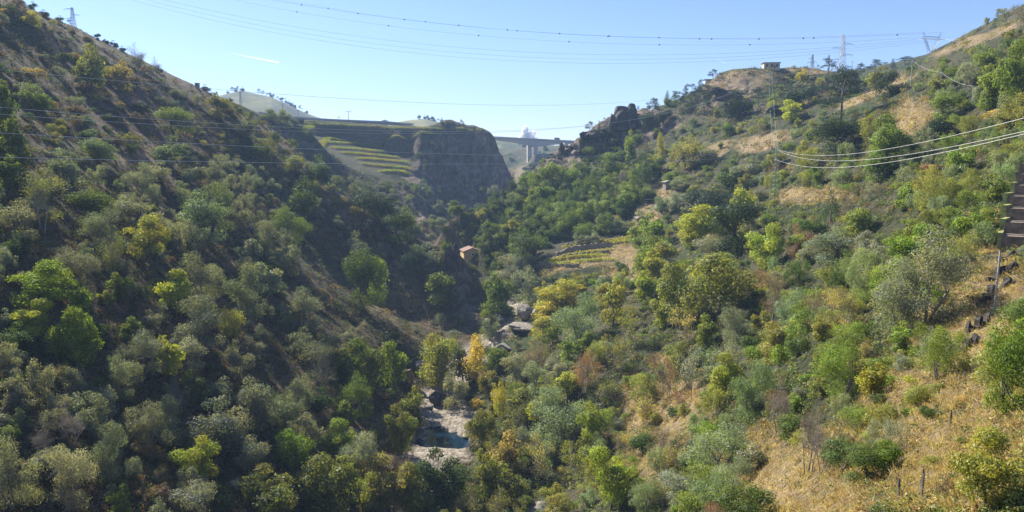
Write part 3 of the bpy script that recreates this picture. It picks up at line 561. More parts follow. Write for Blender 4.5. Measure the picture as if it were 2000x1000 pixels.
cx_ = rng.uniform(-40, 2040, NC); cy_ = rng.uniform(15, 1060, NC); cx_ = np.concatenate([cx_, rng.uniform(430, 900, 2500), rng.uniform(860, 1300, 2500), rng.uniform(1250, 2020, 2500)]); cy_ = np.concatenate([cy_, rng.uniform(200, 450, 2500), rng.uniform(320, 560, 2500), rng.uniform(60, 620, 2500)]); o_ = rng.permutation(len(cx_)); cx_, cy_ = cx_[o_], cy_[o_]; Yh = hit(cx_, cy_)
placed = [(o.location.x, o.location.y, o.scale.x*.5) for o, *_ in TREES]
CAP = dict(O=295, D=297, R=297, B=297, V=297, W=280, S=120, X=25, N=60, C=50, P=20)
for px, py, Y in zip(cx_, cy_, Yh):
    if Y < 35 or Y > 1250: continue
    a, b = ratios(px, py); x = float(a)*Y
    zn = zone_of(px, py, Y, x)
    if zn == 'none' or in_bare(px, py): continue
    if zn == 'left' and (py < 330 and px < 520): zn = 'leftup'
    if zn == 'far' and random.random() < .5: continue
    pal, (h0, h1) = PAL[zn]
    dr = bil(dry, np.array([x]), np.array([Y]))[0]; bd = bil(bed, np.array([x]), np.array([Y]))[0]; rk = bil(rock, np.array([x]), np.array([Y]))[0]
    if bd > .25 or random.random() < dr*.5 or random.random() < rk*.78: continue
    key, col, _ = random.choices(pal, [p_[2] for p_ in pal])[0]
    if CNT.get(key, 0) >= CAP[key]:
        key = min('ODRBVW', key=lambda k_: CNT.get(k_, 0)/CAP[k_])
        if CNT[key] >= CAP[key]: continue
    hm_ = (h0*.75+(h1*1.1-h0*.75)*random.random()**1.5)*(.6 if key in 'BV' and h1 > 5 else 1); 
    if Y < 90: hm_ *= .75
    wm = hm_*{'V': 1.25, 'W': .9, 'O': 1.0, 'D': 1.1, 'R': 1.0, 'B': 1.35, 'S': .95, 'X': .8, 'N': .75, 'C': .5, 'P': .35}[key]*random.uniform(.85, 1.2)
    zt = gz(x, Y); dt_ = Y*CP-zt*SP; hp_ = hm_/dt_*F
    if in_bare(px, py-hp_*.55) or in_bare(px, py-hp_*.9): continue
    rad = wm*.5; ok_ = True; tight = {'wood': .6, 'river': .62, 'left': .76, 'leftup': .8}.get(zn, .72)*random.choice((.85, 1, 1.15))
    for (qx, qy, qr) in placed:
        if abs(qx-x) < 9 and abs(qy-Y) < 9 and (qx-x)**2+(qy-Y)**2 < ((qr+rad)*tight)**2: ok_ = False; break
    if not ok_: continue
    z = gz(x, Y); d = Y*CP-z*SP; w_, h_ = wm/d*F, hm_/d*F
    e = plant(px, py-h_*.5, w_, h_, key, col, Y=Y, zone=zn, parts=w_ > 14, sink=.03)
    placed.append((x, Y, rad))
print('TREES', len(TREES), CNT)

# ------------------------------------------------------------------ labels of the plants
GRP = dict(m='', bank='bushes on the bank above the hazy terraces', left='plants on the shaded left slope', leftup='scrub high on the left slope', wood='trees of the dark green wood', river='trees along the river', right='plants on the sunny right slope', hilltop='plants on the right hilltop', crag='plants around the crag', cliffhill='plants on the hazy slope beside the cliff', far='trees far up the valley')
ORD = ['nearest', 'second nearest', 'third nearest', 'fourth nearest', 'fifth nearest', 'sixth nearest', 'seventh nearest', 'eighth nearest', 'ninth nearest', 'tenth nearest', 'eleventh nearest', 'twelfth nearest']
DIRS = ['right of', 'upper right of', 'straight above', 'upper left of', 'left of', 'lower left of', 'straight below', 'lower right of']
bk = {}
for T_ in TREES:
    e, key, col, px, py, w, zn = T_
    cand = sorted(LM, key=lambda q: (q[0][0]-px)**2+(q[0][1]-py)**2)
    (lx, ly), nm = cand[0]
    if math.hypot(lx-px, ly-py) < 16: lx, ly = cand[1][0]; nm = cand[1][1]
    dd_ = math.hypot(px-lx, py-ly); k = int(round(math.atan2(ly-py, px-lx)/(math.pi/4))) % 8
    sz = 'small ' if w < 34 else ('' if w < 80 else 'large ')
    bk.setdefault((sz, key, col, nm, k), []).append((dd_, T_))
for (sz, key, col, nm, k), lst in bk.items():
    lst.sort(key=lambda q: q[0]); bare_n = nm.split(' ')
    for i, (dd_, T_) in enumerate(lst):
        e = T_[0]; zn = T_[6]
        o_ = '' if len(lst) == 1 else (ORD[i]+' ' if i < 12 else 'farther ')
        lb = f"{sz}{COLR[col][3]} {KIND[key][1]}, {o_}{DIRS[k]} {nm}"
        tag(e, lb, KIND[key][2], GRP[zn] or ('trees and bushes on the left hillside' if T_[3] < 900 else 'trees and bushes on the right hillside'))

# ------------------------------------------------------------------ undergrowth and dry grass (uncountable)
SM = leaf_mat('undergrowth_leaf', obj_col=False, transl=.25, gloss=.01)
def scatter(n, seed, box=(-60, 2060, 0, 1060)):
    r = np.random.default_rng(seed); px = r.uniform(box[0], box[1], n); py = r.uniform(box[2], box[3], n); Y = hit(px, py)
    m = Y > 14; px, py, Y = px[m], py[m], Y[m]; a, b = ratios(px, py); x = a*Y
    return r, x, Y, bil(H, x, Y), px, py
def undergrowth():
    r, x, Y, z, px, py = scatter(32000, 5)
    dr = bil(np.clip(dry, 0, 1), x, Y); bd = bil(bed, x, Y); rk = bil(rock, x, Y); terr = bil(np.maximum(T1, np.maximum(T2, T3)), x, Y)
    m = (bd < .3) & (r.uniform(size=len(x)) > rk*.9) & (r.uniform(size=len(x)) > dr*.45) & (terr < .3) & ~((Y > 540) & (py < 275)) & ~((Y < 120) & (dr > .45) & (r.uniform(size=len(x)) < .6))
    x, Y, z, px, py, dr = x[m], Y[m], z[m], px[m], py[m], dr[m]; n = len(x); K = 40
    s = (.45+np.minimum(Y, 600)/240)*r.uniform(.5, 1.3, n)*np.where(Y < 70, .7, 1)
    pal = np.array([(.1, .14, .04), (.15, .16, .05), (.06, .085, .03), (.17, .15, .07), (.12, .085, .05), (.2, .12, .07), (.12, .14, .09), (.25, .19, .08), (.16, .2, .05)])
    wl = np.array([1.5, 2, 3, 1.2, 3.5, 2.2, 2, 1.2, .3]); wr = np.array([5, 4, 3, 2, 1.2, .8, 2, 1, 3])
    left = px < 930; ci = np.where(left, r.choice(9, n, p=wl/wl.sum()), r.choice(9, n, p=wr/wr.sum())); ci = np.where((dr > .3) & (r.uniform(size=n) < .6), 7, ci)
    C = pal[ci]*r.uniform(.7, 1.3, n)[:, None]*np.where(left, .75, 1.15)[:, None]  # shade of the left slope put into colour: its brush is darkened
    d = rdir(r, n*K, .5); d[:, 2] = np.abs(d[:, 2]); S = np.repeat(s, K)
    cen = np.repeat(np.stack([x, Y, z-.1*s], 1), K, 0)+d*(S*r.uniform(.45, 1.05, n*K))[:, None]*np.array([1, 1, .8])
    nn = d+r.normal(size=d.shape)*.6; nn /= np.linalg.norm(nn, axis=1)[:, None]
    T = np.repeat(C, K, 0)*r.uniform(.65, 1.35, n*K)[:, None]
    a = rdir(r, n*K); t1 = np.cross(nn, a); t1 /= np.linalg.norm(t1, axis=1)[:, None]; t2 = np.cross(nn, t1)
    sz = (S*.17*r.uniform(.5, 1.3, n*K))[:, None]
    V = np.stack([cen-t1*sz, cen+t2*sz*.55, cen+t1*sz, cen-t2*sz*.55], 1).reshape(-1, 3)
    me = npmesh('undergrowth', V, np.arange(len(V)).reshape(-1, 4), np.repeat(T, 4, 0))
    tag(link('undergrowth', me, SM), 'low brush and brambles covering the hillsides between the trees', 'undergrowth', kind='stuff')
undergrowth()
def grass():
    r, x, Y, z, px, py = scatter(30000, 9, (900, 2060, 120, 1060)); dr = bil(np.clip(dry, 0, 1), x, Y); bd = bil(bed, x, Y)
    m = (dr > .22) & (Y < 300) & (bd < .3); x, Y, z = x[m], Y[m], z[m]; n = len(x); K = 12
    s = (.22+Y/230)*r.uniform(.6, 1.4, n); S = np.repeat(s, K); N = n*K
    base = np.repeat(np.stack([x, Y, z-.03], 1), K, 0)+np.stack([r.normal(size=N)*S*.3, r.normal(size=N)*S*.3, np.zeros(N)], 1)
    lean = rdir(r, N, .9); lean[:, 2] = np.abs(lean[:, 2])+.15; lean[:, 0] -= .25
    tip = base+lean*S[:, None]*r.uniform(.5, 1.2, N)[:, None]; side = np.cross(lean, rdir(r, N)); side /= np.linalg.norm(side, axis=1)[:, None]; side *= (S*.035)[:, None]
    V = np.stack([base-side, base+side, tip], 1).reshape(-1, 3)
    c = np.array([(.52, .4, .21), (.4, .29, .15), (.62, .51, .32), (.27, .18, .1), (.26, .27, .1)])[r.choice(5, n, p=[.35, .25, .2, .13, .07])]
    T = np.repeat(c, K, 0)*r.uniform(.7, 1.25, N)[:, None]
    tag(link('dry_grass', npmesh('dry_grass', V, np.arange(len(V)).reshape(-1, 3), np.repeat(T, 3, 0)), SM), 'straw-coloured dry grass on the open patches of the right slope', 'grass', kind='stuff')
grass()

# ------------------------------------------------------------------ vineyards and walls
VINE = leaf_mat('vine_leaf', transl=.4, gloss=.02)
def ground_path(pts, step=1.5):
    """photo-point polyline -> points on the ground"""
    out = []
    P_ = []
    for px, py in pts:
        Y = 0
        for k in range(8):
            Y = float(hit(px, py+k)[0])
            if Y: break
        a, b = ratios(px, py); P_.append(np.array([float(a)*Y, Y]))
    for a, b in zip(P_[:-1], P_[1:]):
        n = max(1, int(np.linalg.norm(b-a)/step))
        for i in range(n): out.append(a+(b-a)*i/n)
    out.append(P_[-1]); return [np.array([p[0], p[1], gz(p[0], p[1])]) for p in out]
def vine_row(pts, label, group, w=1.1, h=1.3, col=(.36, .33, .06), seed=0):
    r = np.random.default_rng(900+seed); pp = np.array(ground_path(pts)); n = int(len(pp)*46*max(1, w/1.6))
    i = r.uniform(0, len(pp)-1.001, n); k = i.astype(int); f = (i-k)[:, None]; c = pp[k]*(1-f)+pp[k+1]*f
    wav = .75+.35*vnoise(i*.6, i*0+seed, 3)
    c = c+np.stack([r.normal(size=n)*w*.35, r.normal(size=n)*w*.35, r.uniform(.15, 1, n)*h*wav], 1)
    b = r.uniform(.6, 1.3, n); hu = vnoise(i*.3, i*0+seed, 8); T = np.stack([b*(.8+.4*hu), b, b*.9], 1)
    V, Q, t4 = leaves(r, c, rdir(r, n, .6), .26, .7, T)
    e = empty('vine_row', tuple(pp[0])); me = npmesh('vine_foliage', V-pp[0], Q, t4); o = link('foliage', me, VINE, e); o.color = (*col, 1)
    st = [tube([p-pp[0]+(0, 0, -.1), p-pp[0]+(0, 0, h*.9)], [.06, .05], 4) for p in pp[::3]]; v, q = join(st); link('stakes', npmesh('vine_stakes', v, q), BARK, e)
    tag(e, label, 'vine row', group)
rowsL = [([(596, 267), (640, 271), (735, 281)], 'top yellow-green vine row on the hazy terraces'), ([(625, 279), (690, 282), (738, 288)], 'second vine row from the top on the hazy terraces'), ([(650, 290), (700, 293), (748, 298)], 'third vine row from the top on the hazy terraces'),
         ([(670, 300), (720, 303), (776, 309)], 'fourth vine row from the top on the hazy terraces'), ([(700, 311), (750, 314), (796, 320)], 'fifth vine row from the top on the hazy terraces'), ([(708, 322), (760, 327), (800, 332)], 'sixth vine row down on the hazy terraces'),
         ([(745, 337), (797, 343)], 'lowest and shortest vine row on the hazy terraces')]
for k, (pts, lb) in enumerate(rowsL):
    vine_row(pts, lb, 'vine rows on the hazy terraces', 4.5, 1.8, (.22, .23, .07), k)
for k, (pts, lb) in enumerate([([(588, 243), (680, 247), (760, 252), (850, 255)], 'long dark vine row along the terrace bank top, left of the cliff'), ([(850, 254), (900, 252), (936, 256)], 'vine row along the top edge of the dark cliff'), ([(735, 281), (790, 274), (850, 263), (900, 257)], 'curving vine row climbing right to the cliff top')]):
    vine_row(pts, lb, 'vine rows above the cliff', 2.2, 1.5, (.2, .21, .07), 20+k)
for k, (pts, lb) in enumerate([([(1102, 488), (1150, 476), (1200, 471), (1242, 464)], 'upper bright vine row above the long stone wall'), ([(1086, 507), (1120, 498), (1195, 490)], 'vine row below the long stone wall'), ([(1062, 515), (1100, 507), (1186, 500)], 'third vine row down in the small vineyard'),
                               ([(1075, 512), (1120, 504), (1175, 498)], 'short vine row between the third row and the lower wall'), ([(1080, 523), (1140, 512), (1200, 510)], 'ragged vine row on the bare bank below the vineyard'), ([(1190, 478), (1220, 474), (1245, 470)], 'short vine row at the right end of the long stone wall'), ([(1042, 519), (1090, 517), (1130, 518)], 'lowest vine row at the vineyard foot'), ([(1165, 456), (1200, 456), (1245, 450)], 'vine row among the olives above the small vineyard')]):
    vine_row(pts, lb, 'vine rows of the small vineyard', 1.8, 1.3, (.3, .3, .07), 40+k)
STONE = flat_mat('dry_stone', (.27, .23, .18), .95, var=.45, scale=1.6, bump=1)
def wall(pts, h, th, label, group='dry stone walls of the small vineyard', seed=0, mat=None, jag=.18):
    pp = ground_path(pts, .8); r = np.random.default_rng(seed); V = []; Q = []
    for i, p in enumerate(pp):
        d = pp[min(i+1, len(pp)-1)]-pp[max(i-1, 0)]; d[2] = 0; d /= np.linalg.norm(d)+1e-9; nrm = np.array([-d[1], d[0], 0]); hh = h*(1+r.uniform(-jag, jag))
        for s_, zz in ((-.5, -.5), (-.5, hh*.5), (-.5, hh), (.5, hh), (.5, -.5)): V.append(p+nrm*th*s_+(0, 0, zz)+r.normal(size=3)*.06)
    for i in range(len(pp)-1):
        for j in range(4): Q.append((i*5+j, i*5+j+1, i*5+6+j, i*5+5+j))
    Q += [(0, 1, 2, 3), ((len(pp)-1)*5, (len(pp)-1)*5+3, (len(pp)-1)*5+2, (len(pp)-1)*5+1)]
    o = link('stone_wall', npmesh('stone_wall', V, Q), mat or STONE); tag(o, label, 'wall', group)
wall([(1086, 503), (1110, 494), (1150, 486), (1196, 482)], 1.9, .6, 'long grey stone wall between the two upper vine rows')
wall([(1062, 513), (1090, 507), (1130, 501), (1190, 496)], 1.2, .6, 'lower grey stone wall crossing the small vineyard', seed=3)
wall([(1105, 484), (1118, 481), (1150, 474), (1168, 468)], 1.5, .5, 'brown stone wall above the small vineyard beside the gate pillar', seed=4)
wall([(1040, 524), (1080, 521), (1130, 523)], 1.3, .6, 'lowest rubble wall at the vineyard foot', seed=5)

# ------------------------------------------------------------------ rocks
def rock_mat(name, c0, c1, c2):
    t = NT(name); g = t.n('ShaderNodeNewGeometry'); mp = t.n('ShaderNodeMapping'); t.l(g.outputs['Position'], mp.inputs[0]); mp.inputs['Scale'].default_value = (1, 1, .4)
    n = t.noise(.7, 9, .7, mp.outputs[0]); c = t.ramp(n, [(.3, c0), (.5, c1), (.68, c2)])
    b = t.n('ShaderNodeBsdfPrincipled'); b.inputs['Roughness'].default_value = .92; t.l(c, b.inputs['Base Color']); bp = t.n('ShaderNodeBump'); bp.inputs['Distance'].default_value = .4; t.l(n, bp.inputs['Height']); t.l(bp.outputs[0], b.inputs['Normal']); t.l(b.outputs[0], t.out.inputs[0]); return t.m
GRAN = rock_mat('granite', (.06, .05, .042), (.2, .175, .145), (.38, .34, .285)); DARKR = rock_mat('dark_rock', (.018, .016, .015), (.065, .055, .046), (.15, .125, .1)); BRNR = rock_mat('brown_rock', (.1, .06, .035), (.26, .16, .09), (.4, .27, .16))
def rock_verts(seed, sub=4, planes=14, amp=.1, flat=1):
    r = np.random.default_rng(seed); bm = bmesh.new(); bmesh.ops.create_icosphere(bm, subdivisions=sub, radius=1)
    V = np.array([v.co[:] for v in bm.verts]); Q = np.array([[v.index for v in f.verts] for f in bm.faces]); bm.free()
    N = rdir(r, planes); dd_ = r.uniform(.62, 1.0, planes); dt = V@N.T; rr = np.min(np.where(dt > .05, dd_/np.maximum(dt, .05), 9), 1); rr = np.minimum(rr, 1.25)
    V = V*rr[:, None]; V = V*(1+amp*fbm(V[:, 0]*2.2+seed, V[:, 1]*2.2+V[:, 2]*1.7, seed, 5))[:, None]; return V, Q
def place_rock(px, py, w, h, dep, mat, label, cat='rock', name='rock', seed=0, Y=None, blocks=None, group=None, amp=.1, sub=4):
    """centre px,py, size in photo pixels"""
    Y = Y or float(hit(px, py+h*.45)[0]); c = at(px, py, Y); d = Y*CP-c.z*SP; parts = []
    for k, (dx, dy, sw, sh) in enumerate(blocks or [(0, 0, 1, 1)]):
        V, Q = rock_verts(seed+k*7, sub, amp=amp); V = V*np.array([w/F*d*.5*sw, w/F*d*.5*sw*dep, h/F*d*.5*sh*1.05])+np.array([dx*w/F*d, k*.3, -dy*h/F*d]); parts.append((V, Q))
    V, Q = join(parts); o = link(name, npmesh(name, V, Q), mat); o.location = c; tag(o, label, cat, group); return o
place_rock(857, 778, 34, 32, 1, DARKR, 'big rounded dark boulder standing in the river bed', 'boulder', 'boulder', 2, amp=.05)
place_rock(1022, 612, 32, 28, 1.2, GRAN, 'large domed grey river rock with shaded left side', 'boulder', 'boulder', 5, amp=.05)
place_rock(1052, 608, 24, 18, 1, GRAN, 'pale rounded rock right of the large domed rock', 'boulder', 'boulder', 8, amp=.05)
place_rock(1020, 636, 60, 12, 1.2, GRAN, 'wide pale flat rock slab at the upper stream', seed=11)
place_rock(967, 622, 40, 18, 1, GRAN, 'sloping streaked grey slab left of the domed rocks', seed=14)
place_rock(978, 683, 34, 24, 1.2, GRAN, 'pale slanting slab above the narrow poplar', seed=17)
place_rock(795, 735, 34, 26, 1, BRNR, 'brown earthy bank rock above the left river bank', seed=21)
place_rock(822, 712, 30, 12, 1.3, GRAN, 'flat grey ledge left behind the river boulder', seed=22)
for k, (px, py, w, h, lb) in enumerate([(838, 795, 16, 8, 'small pale stone just lower left of the river boulder'), (884, 785, 18, 8, 'small stone just right of the river boulder'), (846, 812, 12, 5, 'small white stone on the left rim of the upper rock shelf'), (890, 843, 26, 7, 'flat stone island in the pool upper end'),
                                     (912, 849, 22, 6, 'flat stone at the right rim of the pool'), (878, 838, 10, 6, 'smallest stone in the pool upper end'), (760, 905, 26, 22, 'bright pale rock beside the lower left river bank'), (775, 893, 18, 10, 'small pale ledge left of the lower rock shelf'),
                                     (840, 772, 20, 8, 'grey stone left of the river boulder'), (1170, 790, 12, 8, 'little pale stone among the riverside trees'), (1060, 890, 16, 8, 'pale stone between ochre shrubs near the river'), (1050, 990, 40, 14, 'pale stone at the bottom edge among riverside bushes'), (1005, 982, 24, 10, 'small pale stone at the bottom edge')]):
    place_rock(px, py, w, h, 1.4, GRAN, lb, 'stone', 'stone', 30+k, group='stones of the river bed', sub=3)
place_rock(1219, 230, 54, 46, .8, DARKR, 'big blocky dark rock crag on the wooded skyline', 'crag', 'rock_crag', 50, Y=452, blocks=[(0, .05, 1, .9), (.3, -.3, .42, .5), (.05, -.12, .6, .7), (-.35, .25, .5, .7), (.6, .25, .9, .7), (.2, .5, 1.4, .6)], amp=.22, sub=5)
place_rock(1165, 262, 40, 18, .8, DARKR, 'lower jagged rock ridge left of the big crag', 'crag', 'rock_ridge', 60, Y=450, blocks=[(0, 0, 1, 1), (-.5, .3, .7, .9), (.5, -.2, .6, .9)], amp=.25)
place_rock(1097, 288, 11, 24, 1, DARKR, 'narrow upright rock pillar beside the bridge end', 'rock pillar', 'rock_pillar', 70, Y=446, amp=.15)
place_rock(1118, 294, 26, 18, .8, DARKR, 'jagged rock block just right of the rock pillar', 'crag', 'rock_block', 71, Y=448, blocks=[(0, 0, 1, 1), (-.3, -.3, .5, .5)], amp=.22)
place_rock(1083, 318, 34, 28, .7, DARKR, 'dark crumbling rock shoulder below the rock pillar', 'crag', 'rock_block', 75, Y=440, blocks=[(0, 0, 1, 1), (-.4, .4, .8, .7)], amp=.22)
place_rock(1425, 190, 44, 26, .7, DARKR, 'grey rock outcrop under the hilltop hut', 'crag', 'rock_block', 80, amp=.22, blocks=[(0, 0, 1, 1), (-.4, -.4, .8, .6)])
place_rock(890, 535, 28, 90, .6, DARKR, 'tall dark rock face ending the left spur', 'cliff', 'rocky_cliff', 85, Y=288, amp=.2, sub=5, blocks=[(0, 0, 1, 1), (.25, .35, .8, .8), (-.4, -.2, .9, .7)])
place_rock(1520, 215, 40, 16, .8, DARKR, 'low dark rock outcrop left of the big pine', 'crag', 'rock_block', 90, amp=.2)
place_rock(1252, 428, 30, 12, 1, GRAN, 'pale bare rock in the olive terraces', seed=92); place_rock(1290, 405, 26, 12, 1, GRAN, 'pale bedrock hump right of the small metal roof', seed=94)

# ------------------------------------------------------------------ built things
CONC = flat_mat('concrete', (.42, .4, .37), .85, var=.12, scale=.6); STEEL = flat_mat('galvanised_steel', (.42, .45, .47), .5, .4, .1); DSTEEL = flat_mat('dull_steel', (.22, .24, .26), .6, .3, .15)
GSTEEL = flat_mat('green_steel', (.25, .36, .27), .6, .2, .1); WOODP = flat_mat('pole_wood', (.2, .17, .14), .9, 0, .3); ASPH = flat_mat('asphalt', (.05, .05, .052), .9, 0, .2)
CREAM = flat_mat('cream_render', (.6, .5, .33), .9, 0, .1, 1); YEL = flat_mat('ochre_render', (.55, .4, .17), .9, 0, .12, 1); TILE = flat_mat('roof_tile', (.22, .13, .09), .9, 0, .35, 4, .5); WHT = flat_mat('white_render', (.75, .73, .68), .9, 0, .05)
GLASS = flat_mat('dark_window', (.03, .035, .04), .2); DROOF = flat_mat('dark_roof', (.07, .07, .075), .8); WIRE = flat_mat('aluminium_wire', (.75, .75, .73), .5, 0, .03); DWIRE = flat_mat('dark_cable', (.42, .44, .47), .6, .2, .05)
BALL = flat_mat('marker_ball_paint', (.12, .03, .02), .6, 0, .1); BLK = flat_mat('black_stone', (.035, .03, .028), .95, 0, .5, 2, 1); MOSS = flat_mat('mossy_concrete', (.3, .31, .1), .95, 0, .5, 2, .6); STEPM = flat_mat('old_step', (.2, .15, .11), .95, 0, .4, 2, .8); OLDC = flat_mat('weathered_concrete', (.27, .24, .19), .95, 0, .4, 1.5, .8)
def box(c, s, rz=0):
    V = np.array([(x, y, z) for x in (-.5, .5) for y in (-.5, .5) for z in (-.5, .5)])*np.array(s); cr, sr = math.cos(rz), math.sin(rz)
    V = np.stack([V[:, 0]*cr-V[:, 1]*sr, V[:, 0]*sr+V[:, 1]*cr, V[:, 2]], 1)+np.array(c)
    return V, np.array([(0, 1, 3, 2), (4, 6, 7, 5), (0, 4, 5, 1), (2, 3, 7, 6), (0, 2, 6, 4), (1, 5, 7, 3)])
def part(name, geos, mat, parent=None, smooth=False):
    V, Q = join(geos); return link(name, npmesh(name, V, Q, smooth=smooth), mat, parent)
def bar(a, b, r=.05, k=4): return tube([a, b], [r, r], k)
def base_at(px, py, Y=None):
    if Y is None:
        for k in range(20):
            Y = float(hit(px, py+k)[0])
            if Y: break
    a, _ = ratios(px, py); x = float(a)*Y; return np.array([x, Y, gz(x, Y)])
def wire(name, p0, p1, through, r, mat, label, group, balls=None, n=60):
    """hanging cable between two 3-D points, its sag fixed by one photo point it passes"""
    p0 = np.array(p0, float); p1 = np.array(p1, float)
    def pt(t_, s): p = p0*(1-t_)+p1*t_; p[2] -= 4*s*t_*(1-t_); return p
    lo, hi = 0, 160
    def yat(s):
        ts = np.linspace(0, 1, 200); q = np.array([pt(t_, s) for t_ in ts]); X_, Y_ = pix(q[:, 0], q[:, 1], q[:, 2]); o = np.argsort(X_); return np.interp(through[0], X_[o], Y_[o]), ts
    for _ in range(30):
        m = (lo+hi)/2
        if yat(m)[0] < through[1]: lo = m
        else: hi = m
    s = (lo+hi)/2; pts = [pt(t_, s) for t_ in np.linspace(0, 1, n)]; V, Q = tube(pts, [r]*n, 5)
    o = link(name, npmesh(name, V-p0, Q), mat); o.location = p0; tag(o, label, 'cable', group)
    if balls:
        ts = np.linspace(0, 1, 2000); q = np.array([pt(t_, s) for t_ in ts]); X_, Y_ = pix(q[:, 0], q[:, 1], q[:, 2])
        for bx in balls:
            c = q[np.argmin(np.abs(X_-bx))]; Vb, Qb = rock_verts(1, 3, 1, 0); Vb = Vb/np.linalg.norm(Vb, axis=1)[:, None]*.42
            me = BALLM.setdefault('m', npmesh('marker_ball', Vb, Qb, smooth=True)); b_ = link('marker_ball', me, BALL, o); b_.location = c-p0
    return s
BALLM = {}
def lattice(h, w0, w1, nseg, r):
    """square tapering lattice mast"""
    g_ = []
    def c(k, z): w = w0+(w1-w0)*(z/h)**.8; return np.array([(-.5, -.5), (.5, -.5), (.5, .5), (-.5, .5)][k % 4]+(0,))*np.array([w, w, 0])+(0, 0, z)
    zs = [h*(1-(1-i/nseg)**1.25) for i in range(nseg+1)]
    for k in range(4):
        g_.append(bar(c(k, -1.5), c(k, h), r*1.4))
        for a, b in zip(zs[:-1], zs[1:]): g_.append(bar(c(k, a), c(k+1, b), r)); g_.append(bar(c(k+1, a), c(k, b), r)); g_.append(bar(c(k, b), c(k+1, b), r))
    return g_
def arm(z, L, side, r, rise=1.2, w=.8):
    tip = np.array([side*L, 0, z]); return [bar((side*w*.4, -w*.5, z), tip, r), bar((side*w*.4, w*.5, z), tip, r), bar((side*w*.4, 0, z+rise), tip, r), bar((side*L*.5, 0, z), (side*L*.5, 0, z+rise*.5), r*.8), bar(tip, tip-(0, 0, 1.0), r*1.3)]
def pylon(px, py, top, arms, label, w0, w1, rad, mat, rz=0, Y=None, nseg=9, name='electricity_pylon'):
    b_ = base_at(px, py, Y); d = b_[1]*CP-b_[2]*SP; h = (py-top)/F*d
    if b_[2] != 0:   # make the top land where it should whatever the ground height
        h = float(at(px, top, b_[1]).z-b_[2])
    e = empty(name, tuple(b_), rz); part('lattice_mast', lattice(h, w0, w1, nseg, rad), mat, e)
    for zf, L, sd in arms: part('cross_arm', arm(h*zf, L, sd, rad, rise=h*.04, w=w1), mat, e)
    tag(e, label, 'pylon', 'electricity pylons'); return b_, h
pylon(1643, 142, 69, [(.82, 6.5, 1), (.74, 6.5, -1), (.60, 6.5, 1), (.5, 6.5, -1), (.36, 7, 1), (.32, 6.5, -1)], 'tallest lattice pylon with staggered arms behind the big pine', 4.2, 1.4, .075, STEEL, 0, Y=470, nseg=8)
pylon(1586, 133, 107, [(.75, 2.6, -1), (.5, 3, 1), (.45, 3.4, -1)], 'small thin lattice pylon left of the tall pylon', 1.8, .6, .06, DSTEEL, .2, Y=470, nseg=6)
pylon(1618, 134, 107, [(.9, 1.6, -1), (.8, 1.6, 1)], 'slender lattice pylon between the hilltop pines', 1.4, .5, .05, DSTEEL, 0, Y=480, nseg=6)
pylon(143, 48, 15, [(.93, 4.5, -1), (.62, 4, 1), (.45, 4, -1)], 'lattice pylon with three arms on the upper left ridge', 2.4, .8, .06, DSTEEL, 0, Y=420, nseg=7)
pylon(470, 202, 178, [(.9, 2, -1), (.9, 2, 1)], 'faint slender pylon before the pale far hill', 1.3, .5, .04, DSTEEL, 0, Y=480, nseg=6)
b_, h_ = pylon(1513, 388, 291, [(.97, 1.6, -1), (.97, 1.6, 1), (.88, 2.0, -1)], 'slim green lattice pylon carrying the bright cables mid-slope', 1.8, .6, .03, GSTEEL, .3, nseg=13); PYA = b_+np.array([0, 0, h_*.98])
def delta_pylon():
    b_ = base_at(1817, 116, 395); h = float(at(1817, 72, 395).z-b_[2]); e = empty('electricity_pylon', tuple(b_), .25); r = .08; g_ = []
    for s in (-1, 1):
        for y in (-.8, .8):
            pts = [np.array((s*1.0, y, -1.5)), np.array((s*1.3, y, h*.15)), np.array((s*4.6, y*.6, h*.85)), np.array((s*4.4, 0, h))]
            for a, b in zip(pts[:-1], pts[1:]): g_.append(bar(a, b, r))
        for k in range(8):
            f = k/8; x0 = 1.2+3.4*f; x1 = 1.2+3.4*(f+1/8); z0 = h*(.15+.7*f); z1 = h*(.15+.7*(f+1/8)); g_ += [bar((s*x0, -.7, z0), (s*x1, .7, z1), r*.7), bar((s*x0, .7, z0), (s*x1, -.7, z1), r*.7), bar((s*x0*.62, 0, z0), (s*x1, 0, z1), r*.6)]
        g_.append(bar((s*.3, 0, 0), (s*3.0, 0, h*.85), r*.8))
    part('lattice_legs', g_, STEEL, e); g_ = []
    for y in (-.6, .6): g_ += [bar((-7.5, 0, h*.86), (7.5, y, h*.86), r), bar((-5, y, h*1.0), (5, y, h*1.0), r)]
    for k in range(12): x0 = -6+k; g_ += [bar((x0, 0, h*(.86 if k % 2 else 1)), (x0+1, 0, h*(1 if k % 2 else .86)), r*.7)]
    part('cross_arm', g_, STEEL, e)
    for s in (-1, 1): part('peak', [bar((s*3.6, 0, h), (s*5.6, 0, h*1.28), r), bar((s*5.4, 0, h), (s*5.6, 0, h*1.28), r), bar((s*4.4, 0, h*1.1), (s*5.5, 0, h*1.1), r*.7)], STEEL, e)
    tag(e, 'wide-headed lattice pylon with splayed V legs near the right skyline', 'pylon', 'electricity pylons'); return b_, h, e
DPB, DPH, _ = delta_pylon()
